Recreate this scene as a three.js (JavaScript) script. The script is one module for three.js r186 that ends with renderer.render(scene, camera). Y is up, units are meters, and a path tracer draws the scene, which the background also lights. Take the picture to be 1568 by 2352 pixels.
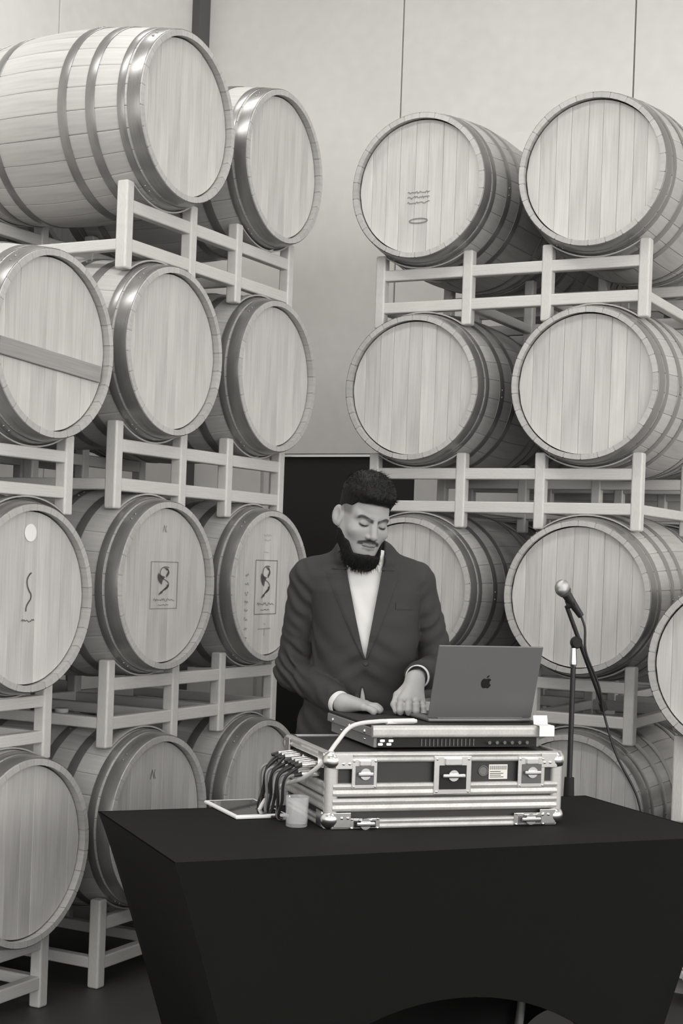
import * as THREE from 'three';
import { RoundedBoxGeometry } from 'three/addons/geometries/RoundedBoxGeometry.js';
import { mergeGeometries } from 'three/addons/utils/BufferGeometryUtils.js';
import { ImprovedNoise } from 'three/addons/math/ImprovedNoise.js';
import { RectAreaLightUniformsLib } from 'three/addons/lights/RectAreaLightUniformsLib.js';

// ------------------------------------------------------------------ camera, light, exposure
const scene = new THREE.Scene();
const W = 1568, H = 2352, FOCAL = 3500;
const camera = new THREE.PerspectiveCamera(2 * Math.atan(H / 2 / FOCAL) * 180 / Math.PI, W / H, 0.1, 60);
camera.position.set(0, 1.5, 0);
camera.rotation.set(0, 0, 0.035);                 // hand-held, slightly rolled
camera.setViewOffset(W, H, 0, -112, W, H);        // shifted lens: the horizon lies below the middle of the frame
camera.updateProjectionMatrix();
const renderer = new THREE.WebGLRenderer({ antialias: true });
renderer.toneMapping = THREE.LinearToneMapping;
renderer.toneMappingExposure = 1.05;
renderer.shadowMap.enabled = true;
RectAreaLightUniformsLib.init();
scene.background = new THREE.Color(0.9, 0.9, 0.89);
const LAMP = 17, DAY = 2.7;                          // ceiling panels, frosted window bands

// ------------------------------------------------------------------ helpers
const YAW = 28 * Math.PI / 180, CU = Math.cos(YAW), SU = Math.sin(YAW);
// the hall's own axes: u along the back wall, v towards the back wall
const hall = (u, y, v) => new THREE.Vector3(CU * u + SU * v, y, SU * u - CU * v);
let seed = 7;
const rnd = () => { seed = (seed * 1664525 + 1013904223) % 4294967296; return seed / 4294967296; };
const noise = new ImprovedNoise();
const taken = {};
const numbered = (n) => { const k = taken[n] = (taken[n] ?? -1) + 1; return k ? `${n}_${String(k).padStart(3, '0')}` : n; };
const shade = (o) => { o.traverse((m) => { if (m.isMesh) { m.castShadow = true; m.receiveShadow = true; } }); return o; };
function tag(o, label, category, group) { o.userData = { label, category }; if (group) o.userData.group = group; return o; }
function thing(name, label, category, pos = [0, 0, 0], turn = 0, group) {
  const o = new THREE.Group(); o.name = numbered(name);
  o.position.set(...(pos.isVector3 ? pos.toArray() : pos)); o.rotation.y = turn;
  tag(o, label, category, group); scene.add(o); return o;
}
function part(name, geo, mat, parent, label) {
  const m = new THREE.Mesh(geo, mat); m.name = name; m.castShadow = m.receiveShadow = true;
  if (label) m.userData.label = label;
  parent.add(m); return m;
}
function structure(name, geo, mat) {
  const m = new THREE.Mesh(geo, mat); m.name = name; m.userData.kind = 'structure'; m.castShadow = m.receiveShadow = true; scene.add(m); return m;
}
const box = (w, h, d, r = 0.002, seg = 1) => new RoundedBoxGeometry(w, h, d, seg, Math.min(r, w * 0.45, h * 0.45, d * 0.45));
const at = (g, x, y, z) => { g.translate(x, y, z); return g; };
const cyl = (r0, r1, h, n = 20) => new THREE.CylinderGeometry(r1, r0, h, n);
function rod(a, b, r0, r1 = r0, n = 12) {
  const A = new THREE.Vector3(...a), B = new THREE.Vector3(...b), d = B.clone().sub(A);
  const g = new THREE.CylinderGeometry(r1, r0, d.length(), n);
  g.applyQuaternion(new THREE.Quaternion().setFromUnitVectors(new THREE.Vector3(0, 1, 0), d.normalize()));
  g.translate((A.x + B.x) / 2, (A.y + B.y) / 2, (A.z + B.z) / 2); return g;
}
const tube = (pts, r, n = 40, k = 8) => new THREE.TubeGeometry(new THREE.CatmullRomCurve3(pts.map((p) => new THREE.Vector3(...p))), n, r, k);
const join = (list) => mergeGeometries(list.map((g) => { const q = g.index ? g.toNonIndexed() : g; for (const k of Object.keys(q.attributes)) if (!['position', 'normal', 'uv'].includes(k)) q.deleteAttribute(k); return q; }));

// ------------------------------------------------------------------ materials
function dataTex(n, m, fn, srgb = true) {
  const d = new Uint8Array(n * m * 4);
  for (let y = 0; y < m; y++) for (let x = 0; x < n; x++) { const c = fn(x / n, y / m), k = (y * n + x) * 4; d[k] = 255 * c[0]; d[k + 1] = 255 * c[1]; d[k + 2] = 255 * c[2]; d[k + 3] = 255; }
  const t = new THREE.DataTexture(d, n, m); t.wrapS = t.wrapT = THREE.RepeatWrapping; t.magFilter = THREE.LinearFilter; t.minFilter = THREE.LinearMipmapLinearFilter; t.generateMipmaps = true;
  if (srgb) t.colorSpace = THREE.SRGBColorSpace; t.needsUpdate = true; return t;
}
const tone = (v) => [Math.min(1, v), Math.min(1, v * 0.997), Math.min(1, v * 0.99)];
const per = (x, y, z, p) => noise.noise(x, y, z) * (1 - x / p) + noise.noise(x - p, y, z) * (x / p);   // repeats in x
// wood: u along the grain
const woodTex = dataTex(512, 512, (u, v) => {
  const a = per(u * 5, v * 70, 3.1, 5) * 0.45 + per(u * 9, v * 170, 8.7, 9) * 0.35 + per(u * 2, v * 16, 1.3, 2) * 0.5;
  const stain = per(u * 3, v * 4, 11.2, 3);
  return tone(0.86 + 0.10 * a + 0.07 * stain);
});
const steelTex = dataTex(256, 256, (u, v) => tone(0.88 + 0.05 * per(u * 6, v * 6, 2.2, 6) + 0.05 * per(u * 40, v * 40, 5.2, 40)));
const weaveTex = dataTex(256, 256, (u, v) => { const s = Math.sin(u * Math.PI * 2 * 64 + v * Math.PI * 2 * 64) * 0.5 + 0.5; return tone(0.55 + 0.35 * s + 0.1 * per(u * 8, v * 8, 1.5, 8)); }, false);
const plasterTex = dataTex(256, 256, (u, v) => tone(0.94 + 0.02 * per(u * 4, v * 4, 4.2, 4) + 0.02 * per(u * 30, v * 30, 6.2, 30)));
const rep = (t, x, y = x) => { const c = t.clone(); c.repeat.set(x, y); c.needsUpdate = true; return c; };
const M = {};
const grey = (v) => new THREE.Color().setRGB(v, v * 0.99, v * 0.972);
const mat = (v, rough = 0.6, o = {}) => new THREE.MeshPhysicalMaterial({ color: grey(v), roughness: rough, ...o });
const headMats = [0.73, 0.69, 0.76, 0.71].map((v) => mat(v, 0.6, { map: rep(woodTex, 1.1, 1.6), bumpMap: rep(woodTex, 1.1, 1.6), bumpScale: 0.0006 }));
const staveMats = [0.60, 0.56, 0.64, 0.58, 0.62].map((v) => mat(v, 0.55, { map: rep(woodTex, 1.0, 1.6), bumpMap: rep(woodTex, 1.0, 1.6), bumpScale: 0.0006 }));
M.chime = mat(0.5, 0.7, { map: rep(woodTex, 1, 1.6) });
M.hoop = mat(0.33, 0.42, { metalness: 0.6, map: rep(steelTex, 3), roughnessMap: rep(steelTex, 3) });
M.rack = mat(0.74, 0.45, { map: rep(steelTex, 2) });
M.strap = mat(0.5, 0.4, { map: rep(steelTex, 2) });
M.ink = (t) => new THREE.MeshPhysicalMaterial({ map: t, transparent: true, roughness: 0.8, color: 0xffffff });
M.wall = mat(0.84, 0.7, { map: rep(plasterTex, 0.5) });
M.wallSteel = mat(0.09, 0.5);
M.concrete = mat(0.05, 0.5, { map: rep(plasterTex, 0.4), bumpMap: rep(plasterTex, 2), bumpScale: 0.002 });
M.ceiling = mat(0.45, 0.8, { map: rep(plasterTex, 0.5) });
M.door = mat(0.02, 0.5);
M.cloth = mat(0.0035, 0.85, { specularIntensity: 0.45, bumpMap: rep(weaveTex, 3), bumpScale: 0.0003 });
M.black = mat(0.018, 0.45);
M.blackMatt = mat(0.012, 0.8);
M.laminate = mat(0.022, 0.5, { bumpMap: rep(plasterTex, 20), bumpScale: 0.0004 });
M.alu = mat(0.66, 0.38, { metalness: 0.4, map: rep(steelTex, 4) });
M.chrome = mat(0.8, 0.25, { metalness: 1 });
M.darkGrey = mat(0.11, 0.45, { metalness: 0.3 });
M.panelGrey = mat(0.2, 0.55); M.midGrey = mat(0.15, 0.5, { metalness: 0.3 });
M.laptop = mat(0.19, 0.45, { metalness: 0.55 });
M.logo = mat(0.015, 0.25);
M.screen = mat(0.01, 0.06, { clearcoat: 1, clearcoatRoughness: 0.03 });
M.white = mat(0.8, 0.5);
M.paper = mat(0.82, 0.85, { side: THREE.DoubleSide });
M.whiteCable = mat(0.62, 0.5);
M.greyCable = mat(0.25, 0.5);
M.blackCable = mat(0.015, 0.5);
M.led = new THREE.MeshStandardMaterial({ color: 0x222222, emissive: grey(1), emissiveIntensity: 1.6 });
M.lampGlow = new THREE.MeshStandardMaterial({ color: 0xffffff, emissive: grey(1), emissiveIntensity: 2.0 });
M.windowGlow = new THREE.MeshStandardMaterial({ color: 0xffffff, emissive: grey(1), emissiveIntensity: 1.2 });
M.glass = new THREE.MeshPhysicalMaterial({ color: 0xffffff, roughness: 0.22, transmission: 0.88, thickness: 0, ior: 1.5 });
M.jacket = mat(0.035, 0.75, { specularIntensity: 0.6, sheen: 0.15, sheenRoughness: 0.5, sheenColor: grey(0.3), bumpMap: rep(weaveTex, 6), bumpScale: 0.0003 });
M.jacketDark = mat(0.03, 0.6);
M.trousers = mat(0.02, 0.85);
M.shirt = mat(0.70, 0.8, { bumpMap: rep(weaveTex, 8), bumpScale: 0.0002 });
M.hair = mat(0.006, 0.6, { specularIntensity: 0.5 });
M.beard = mat(0.006, 0.7, { specularIntensity: 0.4 });
M.leather = mat(0.02, 0.35);
M.skin = new THREE.MeshPhysicalMaterial({ color: 0xffffff, vertexColors: true, roughness: 0.5 });
M.micGrille = mat(0.5, 0.35, { metalness: 0.9, bumpMap: rep(weaveTex, 1), bumpScale: 0.001 });

// ------------------------------------------------------------------ the hall: floor, walls, ceiling, door, lamps, windows
const UL = -5.17, VB = 7.7, UR = 7.5, VF = -5.2, CEIL = 5.6, PITCH = 1.35;
function slab(name, u0, u1, y0, y1, v0, v1, m) {
  const g = new THREE.BoxGeometry(u1 - u0, y1 - y0, v1 - v0);
  const p = g.attributes.position, nn = g.attributes.normal, uv = g.attributes.uv;      // uv in metres
  for (let i = 0; i < p.count; i++) uv.setXY(i, Math.abs(nn.getX(i)) > 0.5 ? p.getZ(i) : p.getX(i), Math.abs(nn.getY(i)) > 0.5 ? p.getZ(i) : p.getY(i));
  const o = structure(name, g, m); o.position.copy(hall((u0 + u1) / 2, (y0 + y1) / 2, (v0 + v1) / 2)); o.rotation.y = -YAW; return o;
}
slab('floor', UL - 0.3, UR + 0.3, -0.15, 0, VF - 0.3, VB + 0.3, M.concrete);
slab('ceiling', UL - 0.3, UR + 0.3, CEIL, CEIL + 0.15, VF - 0.3, VB + 0.3, M.ceiling);
const DU0 = -4.62, DU1 = -3.67, DH = 2.10;
const backCore = slab('wall_back', DU1, UR + 0.3, 0, CEIL, VB + 0.04, VB + 0.3, M.wall);
const leftCore = slab('wall_left', UL - 0.3, UL - 0.04, 0, CEIL, VF - 0.3, VB + 0.3, M.wall);
slab('wall_back_jamb', UL - 0.04, DU0, 0, CEIL, VB + 0.04, VB + 0.3, M.wall).name = 'wall_back_side';
slab('wall_back_lintel', DU0, DU1, DH + 0.02, CEIL, VB + 0.04, VB + 0.3, M.wall).name = 'wall_back_above_door';
function wallPanel(parent, along, h0, h1, a0, a1) {   // a pale insulated panel with a recessed joint on either side
  const g = box(a1 - a0 - 0.008, h1 - h0, 0.04, 0.004);
  const p = g.attributes.position, uv = g.attributes.uv; for (let i = 0; i < p.count; i++) uv.setXY(i, p.getX(i) + a0, p.getY(i));
  const m = part('panel', g, M.wall, parent);
  const place = along === 'u' ? hall((a0 + a1) / 2, (h0 + h1) / 2, VB + 0.02) : hall(UL - 0.02, (h0 + h1) / 2, (a0 + a1) / 2);
  parent.updateMatrixWorld(); m.position.copy(parent.worldToLocal(place)); m.rotation.y = along === 'u' ? 0 : Math.PI / 2;
}
for (let k = 0; k < 10; k++) { const a = UL + k * PITCH, b = Math.min(UR, a + PITCH); if (a > UR - 0.05) break;
  const d0 = DU0 - 0.03, d1 = DU1 + 0.03;             // panels over the doorway stop above its head
  if (b <= d0 || a >= d1) { wallPanel(backCore, 'u', 0, CEIL, a, b); continue; }
  wallPanel(backCore, 'u', DH + 0.012, CEIL, a, b);
  if (a < d0) wallPanel(backCore, 'u', 0, DH, a, d0); if (b > d1) wallPanel(backCore, 'u', 0, DH, d1, b); }
for (let k = 0; k < 11; k++) { const b = VB - k * PITCH, a = Math.max(VF, b - PITCH); if (b - a > 0.05) wallPanel(leftCore, 'v', 0, CEIL, a, b); }
const door = slab('door_1', DU0 + 0.01, DU1 - 0.01, 0.01, DH, VB + 0.05, VB + 0.09, M.door);
part('door_handle', join([rod([-0.36, 0.02, 0.02], [-0.36, 0.02, 0.08], 0.01), rod([-0.36, 0.02, 0.075], [-0.24, 0.02, 0.075], 0.009)]), M.darkGrey, door);
slab('trim_1', UL, UL + 0.05, 0, CEIL, VB - 0.12, VB - 0.002, M.wallSteel);      // dark steel post in the corner
// right and front walls with wide bands of frosted windows
const wr0 = 1.4, wr1 = 4.6;
slab('wall_right', UR, UR + 0.3, 0, wr0, VF - 0.3, VB + 0.3, M.wall); slab('wall_right_top', UR, UR + 0.3, wr1, CEIL, VF - 0.3, VB + 0.3, M.wall).name = 'wall_right_above';
slab('wall_front', UL - 0.3, UR + 0.3, 0, wr0, VF - 0.3, VF, M.wall); slab('wall_front_top', UL - 0.3, UR + 0.3, wr1, CEIL, VF - 0.3, VF, M.wall).name = 'wall_front_above';
slab('window_1', UR + 0.1, UR + 0.12, wr0, wr1, VF - 0.3, VB + 0.3, M.windowGlow);
slab('window_2', UL - 0.3, UR + 0.3, wr0, wr1, VF - 0.12, VF - 0.1, M.windowGlow);
function area(w, h, I, pos, target) { const l = new THREE.RectAreaLight(grey(1), I, w, h); l.position.copy(pos); l.lookAt(target); scene.add(l); return l; }
area(11.5, wr1 - wr0, DAY * 1.3, hall(UR + 0.05, (wr0 + wr1) / 2, 0.8), hall(UL, (wr0 + wr1) / 2, 0.8));
area(11.5, wr1 - wr0, DAY * 0.75, hall(1.5, (wr0 + wr1) / 2, VF - 0.05), hall(1.5, (wr0 + wr1) / 2, VB));
for (const [u, v, where, k = 1] of [[-3.5, 2.8, 'above the left edge of the photo', 1.7], [-2.2, 2.6, 'above the aisle before the left stacks'], [-3.3, 4.9, 'above the two topmost left barrels'], [-1.6, 5.2, 'above the two topmost right barrels', 0.4], [0.9, 3.9, 'above the table'], [-0.6, -0.4, 'behind the camera near the left wall'], [2.6, 0.6, 'behind the camera in the middle of the hall']]) {
  const t = thing('ceiling_lamp', 'long flat ceiling lamp panel ' + where, 'lamp', hall(u, CEIL - 0.4, v), -YAW, 'ceiling lamp panels');
  part('housing', at(box(1.5, 0.05, 0.4, 0.01), 0, 0.035, 0), M.midGrey, t); part('diffuser', at(box(1.44, 0.012, 0.34, 0.004), 0, 0.005, 0), M.lampGlow, t);
  part('suspension_rod', join([rod([-0.6, 0.05, 0], [-0.6, 0.4, 0], 0.006), rod([0.6, 0.05, 0], [0.6, 0.4, 0], 0.006)]), M.midGrey, t);
  area(1.44, 0.34, LAMP * k, hall(u, CEIL - 0.42, v), hall(u, 0, v));
}

// ------------------------------------------------------------------ barrels
const BL = 0.91, RB = 0.345, RC = 0.295, HEADIN = 0.027;
const rad = (z) => RB - (RB - RC) * Math.pow(Math.min(1, Math.abs(z) / (BL / 2)), 1.8);
const NST = 26;
function staveGeo() {
  const pos = [], uv = [], idx = [], nz = 12, half = Math.PI / NST - 0.0016, cols = [-half, -half * 0.9, 0, half * 0.9, half];
  const ring = (z, dr) => cols.map((a, k) => { const e = k === 0 || k === 4 ? 0.0022 : 0, r = rad(z) - dr - (dr ? 0 : e); return [r * Math.sin(a), r * Math.cos(a), z]; });
  const add = (p, u, v) => { pos.push(...p); uv.push(u, v); return pos.length / 3 - 1; };
  const strip = (rows) => { const id = rows.map(([pts, u]) => pts.map((p, k) => add(p, u, k * 0.02))); for (let i = 0; i + 1 < id.length; i++) for (let k = 0; k + 1 < id[i].length; k++) idx.push(id[i][k], id[i][k + 1], id[i + 1][k], id[i + 1][k], id[i][k + 1], id[i + 1][k + 1]); };
  const zs = [...Array(nz + 1)].map((_, i) => -BL / 2 + BL * i / nz);
  strip(zs.map((z) => [ring(z, 0), z]));
  for (const s of [0, 4]) strip(zs.map((z) => [s ? [ring(z, 0)[4], ring(z, 0.022)[4]] : [ring(z, 0.022)[0], ring(z, 0)[0]], z]));
  for (const e of [1, -1]) { const z = e * BL / 2, o = ring(z, 0), i = ring(z, 0.020), i2 = ring(z - e * 0.06, 0.026); const w = (a, b) => strip(e > 0 ? [[a, 0], [b, 0.02]] : [[b, 0], [a, 0.02]]); w(o, i); w(i, i2); }
  const g = new THREE.BufferGeometry(); g.setAttribute('position', new THREE.Float32BufferAttribute(pos, 3)); g.setAttribute('uv', new THREE.Float32BufferAttribute(uv, 2)); g.setIndex(idx); g.computeVertexNormals(); return g;
}
function boardGeo(x0, x1, R, th) {
  const s = new THREE.Shape(), y = (x) => Math.sqrt(Math.max(0, R * R - x * x)), n = 6;
  for (let i = 0; i <= n; i++) { const x = x0 + (x1 - x0) * i / n; i ? s.lineTo(x, y(x)) : s.moveTo(x, y(x)); }
  for (let i = n; i >= 0; i--) { const x = x0 + (x1 - x0) * i / n; s.lineTo(x, -y(x)); }
  const g = new THREE.ExtrudeGeometry(s, { depth: th, bevelEnabled: true, bevelThickness: 0.0012, bevelSize: 0.0008, bevelOffset: -0.0008, bevelSegments: 1, curveSegments: 1 });
  const p = g.attributes.position, uv = g.attributes.uv, off = rnd() * 3; for (let i = 0; i < p.count; i++) uv.setXY(i, p.getY(i) + off, p.getX(i) + off);
  return g;
}
function hoopGeo(z0, z1) {
  const e = 0.0008, o = 0.0028, pr = [[rad(z0) + e, z0], [rad(z0) + o, z0], [rad((z0 + z1) / 2) + o, (z0 + z1) / 2], [rad(z1) + o, z1], [rad(z1) + e, z1]];
  const g = new THREE.LatheGeometry(pr.map(([r, z]) => new THREE.Vector2(r, z)), 56); g.rotateX(Math.PI / 2);
  const f = g.toNonIndexed(); f.computeVertexNormals(); g.computeVertexNormals(); return g;
}
const SG = staveGeo(), HOOPS = [[0.004, 0.05], [0.060, 0.086], [0.172, 0.206], [0.282, 0.316]];
const hoopGeos = HOOPS.flatMap(([a, b]) => [hoopGeo(BL / 2 - b, BL / 2 - a), hoopGeo(-BL / 2 + a, -BL / 2 + b)]);
const RH = 0.2725, BW = [0.055, 0.066, 0.06, 0.07, 0.058, 0.064, 0.06, 0.054, 0.058];
const boards = []; { const tot = BW.reduce((a, b) => a + b), k = 2 * RH / tot; let x = -RH; for (const w of BW) { boards.push(boardGeo(x + 0.0003, x + w * k - 0.0003, RH, 0.022)); x += w * k; } }
const backHead = cyl(RH, RH, 0.02, 40); backHead.rotateX(Math.PI / 2);
const rivetGeo = new THREE.SphereGeometry(0.005, 8, 5);
function makeBarrel() {
  const t = new THREE.Group(); t.name = 'wine_barrel';
  for (let i = 0; i < NST; i++) { const m = part('stave', SG, staveMats[0], t); m.position.y = RB; m.rotation.z = (i + 0.5) * 2 * Math.PI / NST; }
  boards.forEach((g, i) => { const m = part('head_board', g, headMats[0], t); m.position.set(0, RB, BL / 2 - HEADIN - 0.022 + 0.0007 * ((i * 7) % 3 - 1)); });
  const b = part('back_head', backHead, M.chime, t); b.position.set(0, RB, -BL / 2 + 0.045);
  hoopGeos.forEach((g, i) => { const m = part('hoop', g, M.hoop, t); m.position.y = RB; if (i % 2 === 0) { const z = BL / 2 - (HOOPS[i >> 1][0] + HOOPS[i >> 1][1]) / 2, a = 2.2 + i; for (const da of [0, 0.09]) { const r = part('rivet', rivetGeo, M.hoop, m); r.position.set((rad(z) + 0.002) * Math.cos(a + da), (rad(z) + 0.002) * Math.sin(a + da), z); } } });
  const bung = part('bung', at(cyl(0.024, 0.027, 0.02), 0, 2 * RB + 0.004, 0), M.whiteCable, t);
  return t;
}
const barrel0 = makeBarrel();
// printed marks on the heads
function ink(w, h, draw) {
  const c = document.createElement('canvas'); c.width = w; c.height = h; const x = c.getContext('2d'); x.clearRect(0, 0, w, h); draw(x, w, h);
  const t = new THREE.CanvasTexture(c); t.colorSpace = THREE.SRGBColorSpace; return t;
}
function scribble(x, x0, y0, w, h, n, sd) { seed = sd; x.beginPath(); x.moveTo(x0, y0); for (let i = 1; i <= n; i++) { const q = x0 + w * i / n; x.quadraticCurveTo(q - w / n * (0.2 + rnd()), y0 - h * (rnd() * 1.4 - 0.4), q, y0 + h * (rnd() - 0.5) * 0.5); } x.stroke(); }
const crest = (frame, more) => ink(512, 1024, (x, w, h) => {
  x.strokeStyle = x.fillStyle = 'rgba(48,46,43,0.68)'; x.lineCap = 'round';
  x.lineWidth = 7; x.globalAlpha = frame; x.strokeRect(116, 290, 280, 470); x.globalAlpha = 1;
  // the S-shaped scroll with curling tail
  x.lineWidth = 9; x.beginPath(); x.moveTo(300, 345); x.bezierCurveTo(230, 320, 190, 380, 222, 440); x.bezierCurveTo(260, 480, 320, 480, 300, 540); x.bezierCurveTo(280, 580, 210, 580, 206, 620); x.stroke();
  x.beginPath(); x.moveTo(196, 400); x.bezierCurveTo(170, 440, 196, 500, 232, 520); x.bezierCurveTo(236, 480, 246, 460, 266, 440); x.bezierCurveTo(230, 430, 210, 420, 196, 400); x.fill();
  x.lineWidth = 5; for (let k = 0; k < 5; k++) { x.beginPath(); x.moveTo(250 + k * 6, 350 + k * 5); x.bezierCurveTo(300 + k * 5, 340 + k * 10, 310, 380 + k * 8, 276, 420 + k * 6); x.stroke(); x.beginPath(); x.moveTo(214 + k * 6, 616 - k * 3); x.bezierCurveTo(230 + k * 4, 560 - k * 4, 300, 570 - k * 5, 302 - k * 5, 520); x.stroke(); }
  x.lineWidth = 5; scribble(x, 150, 676, 215, 34, 11, 41); scribble(x, 196, 724, 110, 18, 8, 43);
  if (more) { x.globalAlpha = 0.45; x.lineWidth = 6; scribble(x, 205, 70, 100, 40, 6, 3); scribble(x, 215, 118, 80, 30, 5, 5); scribble(x, 215, 220, 60, 16, 4, 6);
    x.globalAlpha = 0.5; x.lineWidth = 10; x.beginPath(); x.moveTo(170, 892); x.lineTo(330, 888); x.moveTo(250, 892); x.lineTo(250, 950); x.moveTo(246, 845); x.lineTo(258, 855); x.stroke(); }
});
const T = {
  crestFaint: crest(0.75, false), crestSharp: crest(0.9, true),
  lines: ink(256, 256, (x) => { x.strokeStyle = 'rgba(80,78,74,0.5)'; x.lineWidth = 7; for (const [y, s] of [[30, 1], [62, 2], [94, 3]]) scribble(x, 50, y, 150, 18, 11, 60 + s); x.lineWidth = 10; x.beginPath(); x.ellipse(128, 205, 60, 14, 0, 0, 7); x.stroke(); }),
  smudge: ink(256, 512, (x) => { x.strokeStyle = 'rgba(45,43,40,0.8)'; x.lineWidth = 10; x.beginPath(); x.moveTo(150, 120); x.bezierCurveTo(80, 160, 120, 220, 150, 250); x.bezierCurveTo(170, 300, 100, 300, 110, 360); x.stroke(); x.lineWidth = 5; scribble(x, 70, 420, 120, 26, 8, 17); }),
  chalk: ink(128, 512, (x) => { x.strokeStyle = 'rgba(90,87,82,0.5)'; x.lineWidth = 6; for (let k = 0; k < 8; k++) scribble(x, 40, 40 + k * 58, 46, 34, 3, 80 + k); }),
  mark: ink(256, 256, (x) => { x.strokeStyle = 'rgba(50,48,45,0.7)'; x.lineWidth = 12; x.beginPath(); x.moveTo(60, 190); x.lineTo(100, 70); x.lineTo(140, 190); x.moveTo(170, 70); x.quadraticCurveTo(120, 130, 180, 190); x.stroke(); }),
};
const HZ = BL / 2 - HEADIN + 0.0036;
function print(b, tex, w, h, x, y) { const m = part('printed_mark', new THREE.PlaneGeometry(w, h), M.ink(tex), b, 'dark printed mark on the barrel head'); m.position.set(x, RB + y, HZ); return m; }
const LEFT_U = -3.06 - BL / 2, RIGHT_V = 5.61 + BL / 2, TIER = 0.826, Y1 = 0.565;
let nb = 0;
function placeBarrel(side, along, y, label, group, shift = 0) {
  const b = nb ? barrel0.clone() : barrel0; b.name = numbered('wine_barrel'); scene.add(b);
  const s = nb++; seed = 100 + s * 17;
  const p = side === 'left' ? hall(LEFT_U + shift, y - RB, along) : hall(along, y - RB, RIGHT_V + shift);
  b.position.copy(p); b.rotation.y = side === 'left' ? Math.PI / 2 - YAW : -YAW;
  const base = Math.floor(rnd() * 4);
  for (const m of b.children) { if (m.name === 'stave') m.material = staveMats[Math.floor(rnd() * staveMats.length)]; if (m.name === 'head_board') m.material = rnd() < 0.55 ? headMats[base] : headMats[Math.floor(rnd() * 4)]; }
  tag(b, label, 'barrel', group); return b;
}
const GL = 'barrels in the left stacks', GR = 'barrels in the right stacks';
const V2 = 4.465, V3 = 5.178, V1 = 3.785, U1 = -2.695, U2 = -1.957;
const yk = (k) => Y1 + TIER * (k - 1);
const Y1N = [0.548, 1.349, 2.150], B = {};      // the nearest left stack stands on slightly lower racks
B.l2t1 = placeBarrel('left', V2, yk(1), 'oak barrel on the lowest left rack, just above the table corner by the tablet', GL);
B.l2t2 = placeBarrel('left', V2, yk(2), 'oak barrel with a large framed crest on its head, left of the other crest barrel', GL);
B.l2t3 = placeBarrel('left', V2, yk(3), 'plain oak barrel directly above the barrel with the larger framed crest', GL, 0);
B.l2t4 = placeBarrel('left', V2, yk(4), 'topmost barrel of the left stack, its whole pale side showing at the upper left', GL, 0.02);
B.l3t1 = placeBarrel('left', V3, yk(1), 'oak barrel half hidden behind the bundle of plugs on the table', GL);
B.l3t2 = placeBarrel('left', V3, yk(2), 'oak barrel with a narrow framed crest beside the man\'s sleeve', GL);
B.l3t3 = placeBarrel('left', V3, yk(3), 'plain oak barrel directly above the narrow crest barrel, beside the pale wall strip', GL);
B.l3t4 = placeBarrel('left', V3, yk(4), 'topmost barrel in the corner, narrow oval head right of the other top left barrel', GL);
B.l1t1 = placeBarrel('left', V1, Y1N[0], 'lowest barrel at the left edge of the photo, beside the black tablecloth', GL, -0.02);
B.l1t2 = placeBarrel('left', V1 - 0.015, Y1N[1], 'barrel at the left edge of the photo with a round white sticker on its head', GL, -0.03);
B.l1t3 = placeBarrel('left', V1 + 0.015, Y1N[2], 'barrel at the left edge of the photo with a dark band across its head', GL);
B.r1t1 = placeBarrel('right', U1, yk(1), 'lowest barrel of the right stack, hidden behind the man and the flight case', GR);
B.r1t2 = placeBarrel('right', U1, yk(2), 'oak barrel directly behind the man\'s shoulder, left of the microphone', GR);
B.r1t3 = placeBarrel('right', U1, yk(3), 'plain oak barrel above the man\'s head', GR);
B.r1t4 = placeBarrel('right', U1, yk(4), 'topmost right barrel with lines of small print on its head', GR);
B.r2t1 = placeBarrel('right', U2, yk(1), 'oak barrel low behind the right end of the flight case, under the microphone stand', GR);
B.r2t2 = placeBarrel('right', U2, yk(2), 'oak barrel directly behind the microphone and above the laptop', GR);
B.r2t3 = placeBarrel('right', U2, yk(3), 'plain oak barrel in the second row from the top at the right', GR);
B.r2t4 = placeBarrel('right', U2, yk(4), 'topmost barrel at the upper right, plain head without print', GR);
B.r3t1 = placeBarrel('right', -1.25, 0.36, 'barrel on the floor at the right edge, mostly behind the tablecloth', GR, -0.40);
B.r3t2 = placeBarrel('right', -1.25, 0.36 + TIER, 'barrel cut off by the right edge of the photo, right of the microphone stand', GR, -0.40);
// the back rows: each stack is two barrels deep, and the second row fills the gaps behind the racks
const DEEP = BL + 0.10, GB = 'barrels in the hidden back rows';
const BACK = { left: ['the lowest barrel by the tablet', 'the larger crest barrel', 'the barrel above the larger crest', 'the big topmost left barrel', 'the lowest barrel by the bundle of plugs', 'the narrow crest barrel', 'the barrel above the narrow crest', 'the topmost corner barrel'],
  edge: ['the lowest barrel at the left edge', 'the barrel with the round white sticker', 'the barrel with the dark band'],
  right: ['the lowest barrel behind the man', 'the barrel at the man\'s shoulder', 'the barrel above the man\'s head', 'the topmost barrel with small print', 'the lowest barrel under the microphone stand', 'the barrel with the microphone before it', 'the plain barrel above the microphone barrel', 'the topmost barrel at the upper right'] };
const behind = (n) => 'shadowed back-row barrel directly behind ' + n;
[V2, V3].forEach((v, i) => { for (let k = 1; k <= 4; k++) placeBarrel('left', v, yk(k), behind(BACK.left[i * 4 + k - 1]), GB, -DEEP); });
for (let k = 0; k < 3; k++) placeBarrel('left', V1, Y1N[k], behind(BACK.edge[k]), GB, -DEEP);
[U1, U2].forEach((u, i) => { for (let k = 1; k <= 4; k++) placeBarrel('right', u, yk(k), behind(BACK.right[i * 4 + k - 1]), GB, DEEP); });
print(B.l2t2, T.crestFaint, 0.30, 0.36, 0.005, 0.005).scale.set(1, 1, 1);
print(B.l3t2, T.crestSharp, 0.30, 0.46, -0.005, -0.0);
print(B.l3t2, T.chalk, 0.07, 0.30, -0.15, -0.09);
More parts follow.
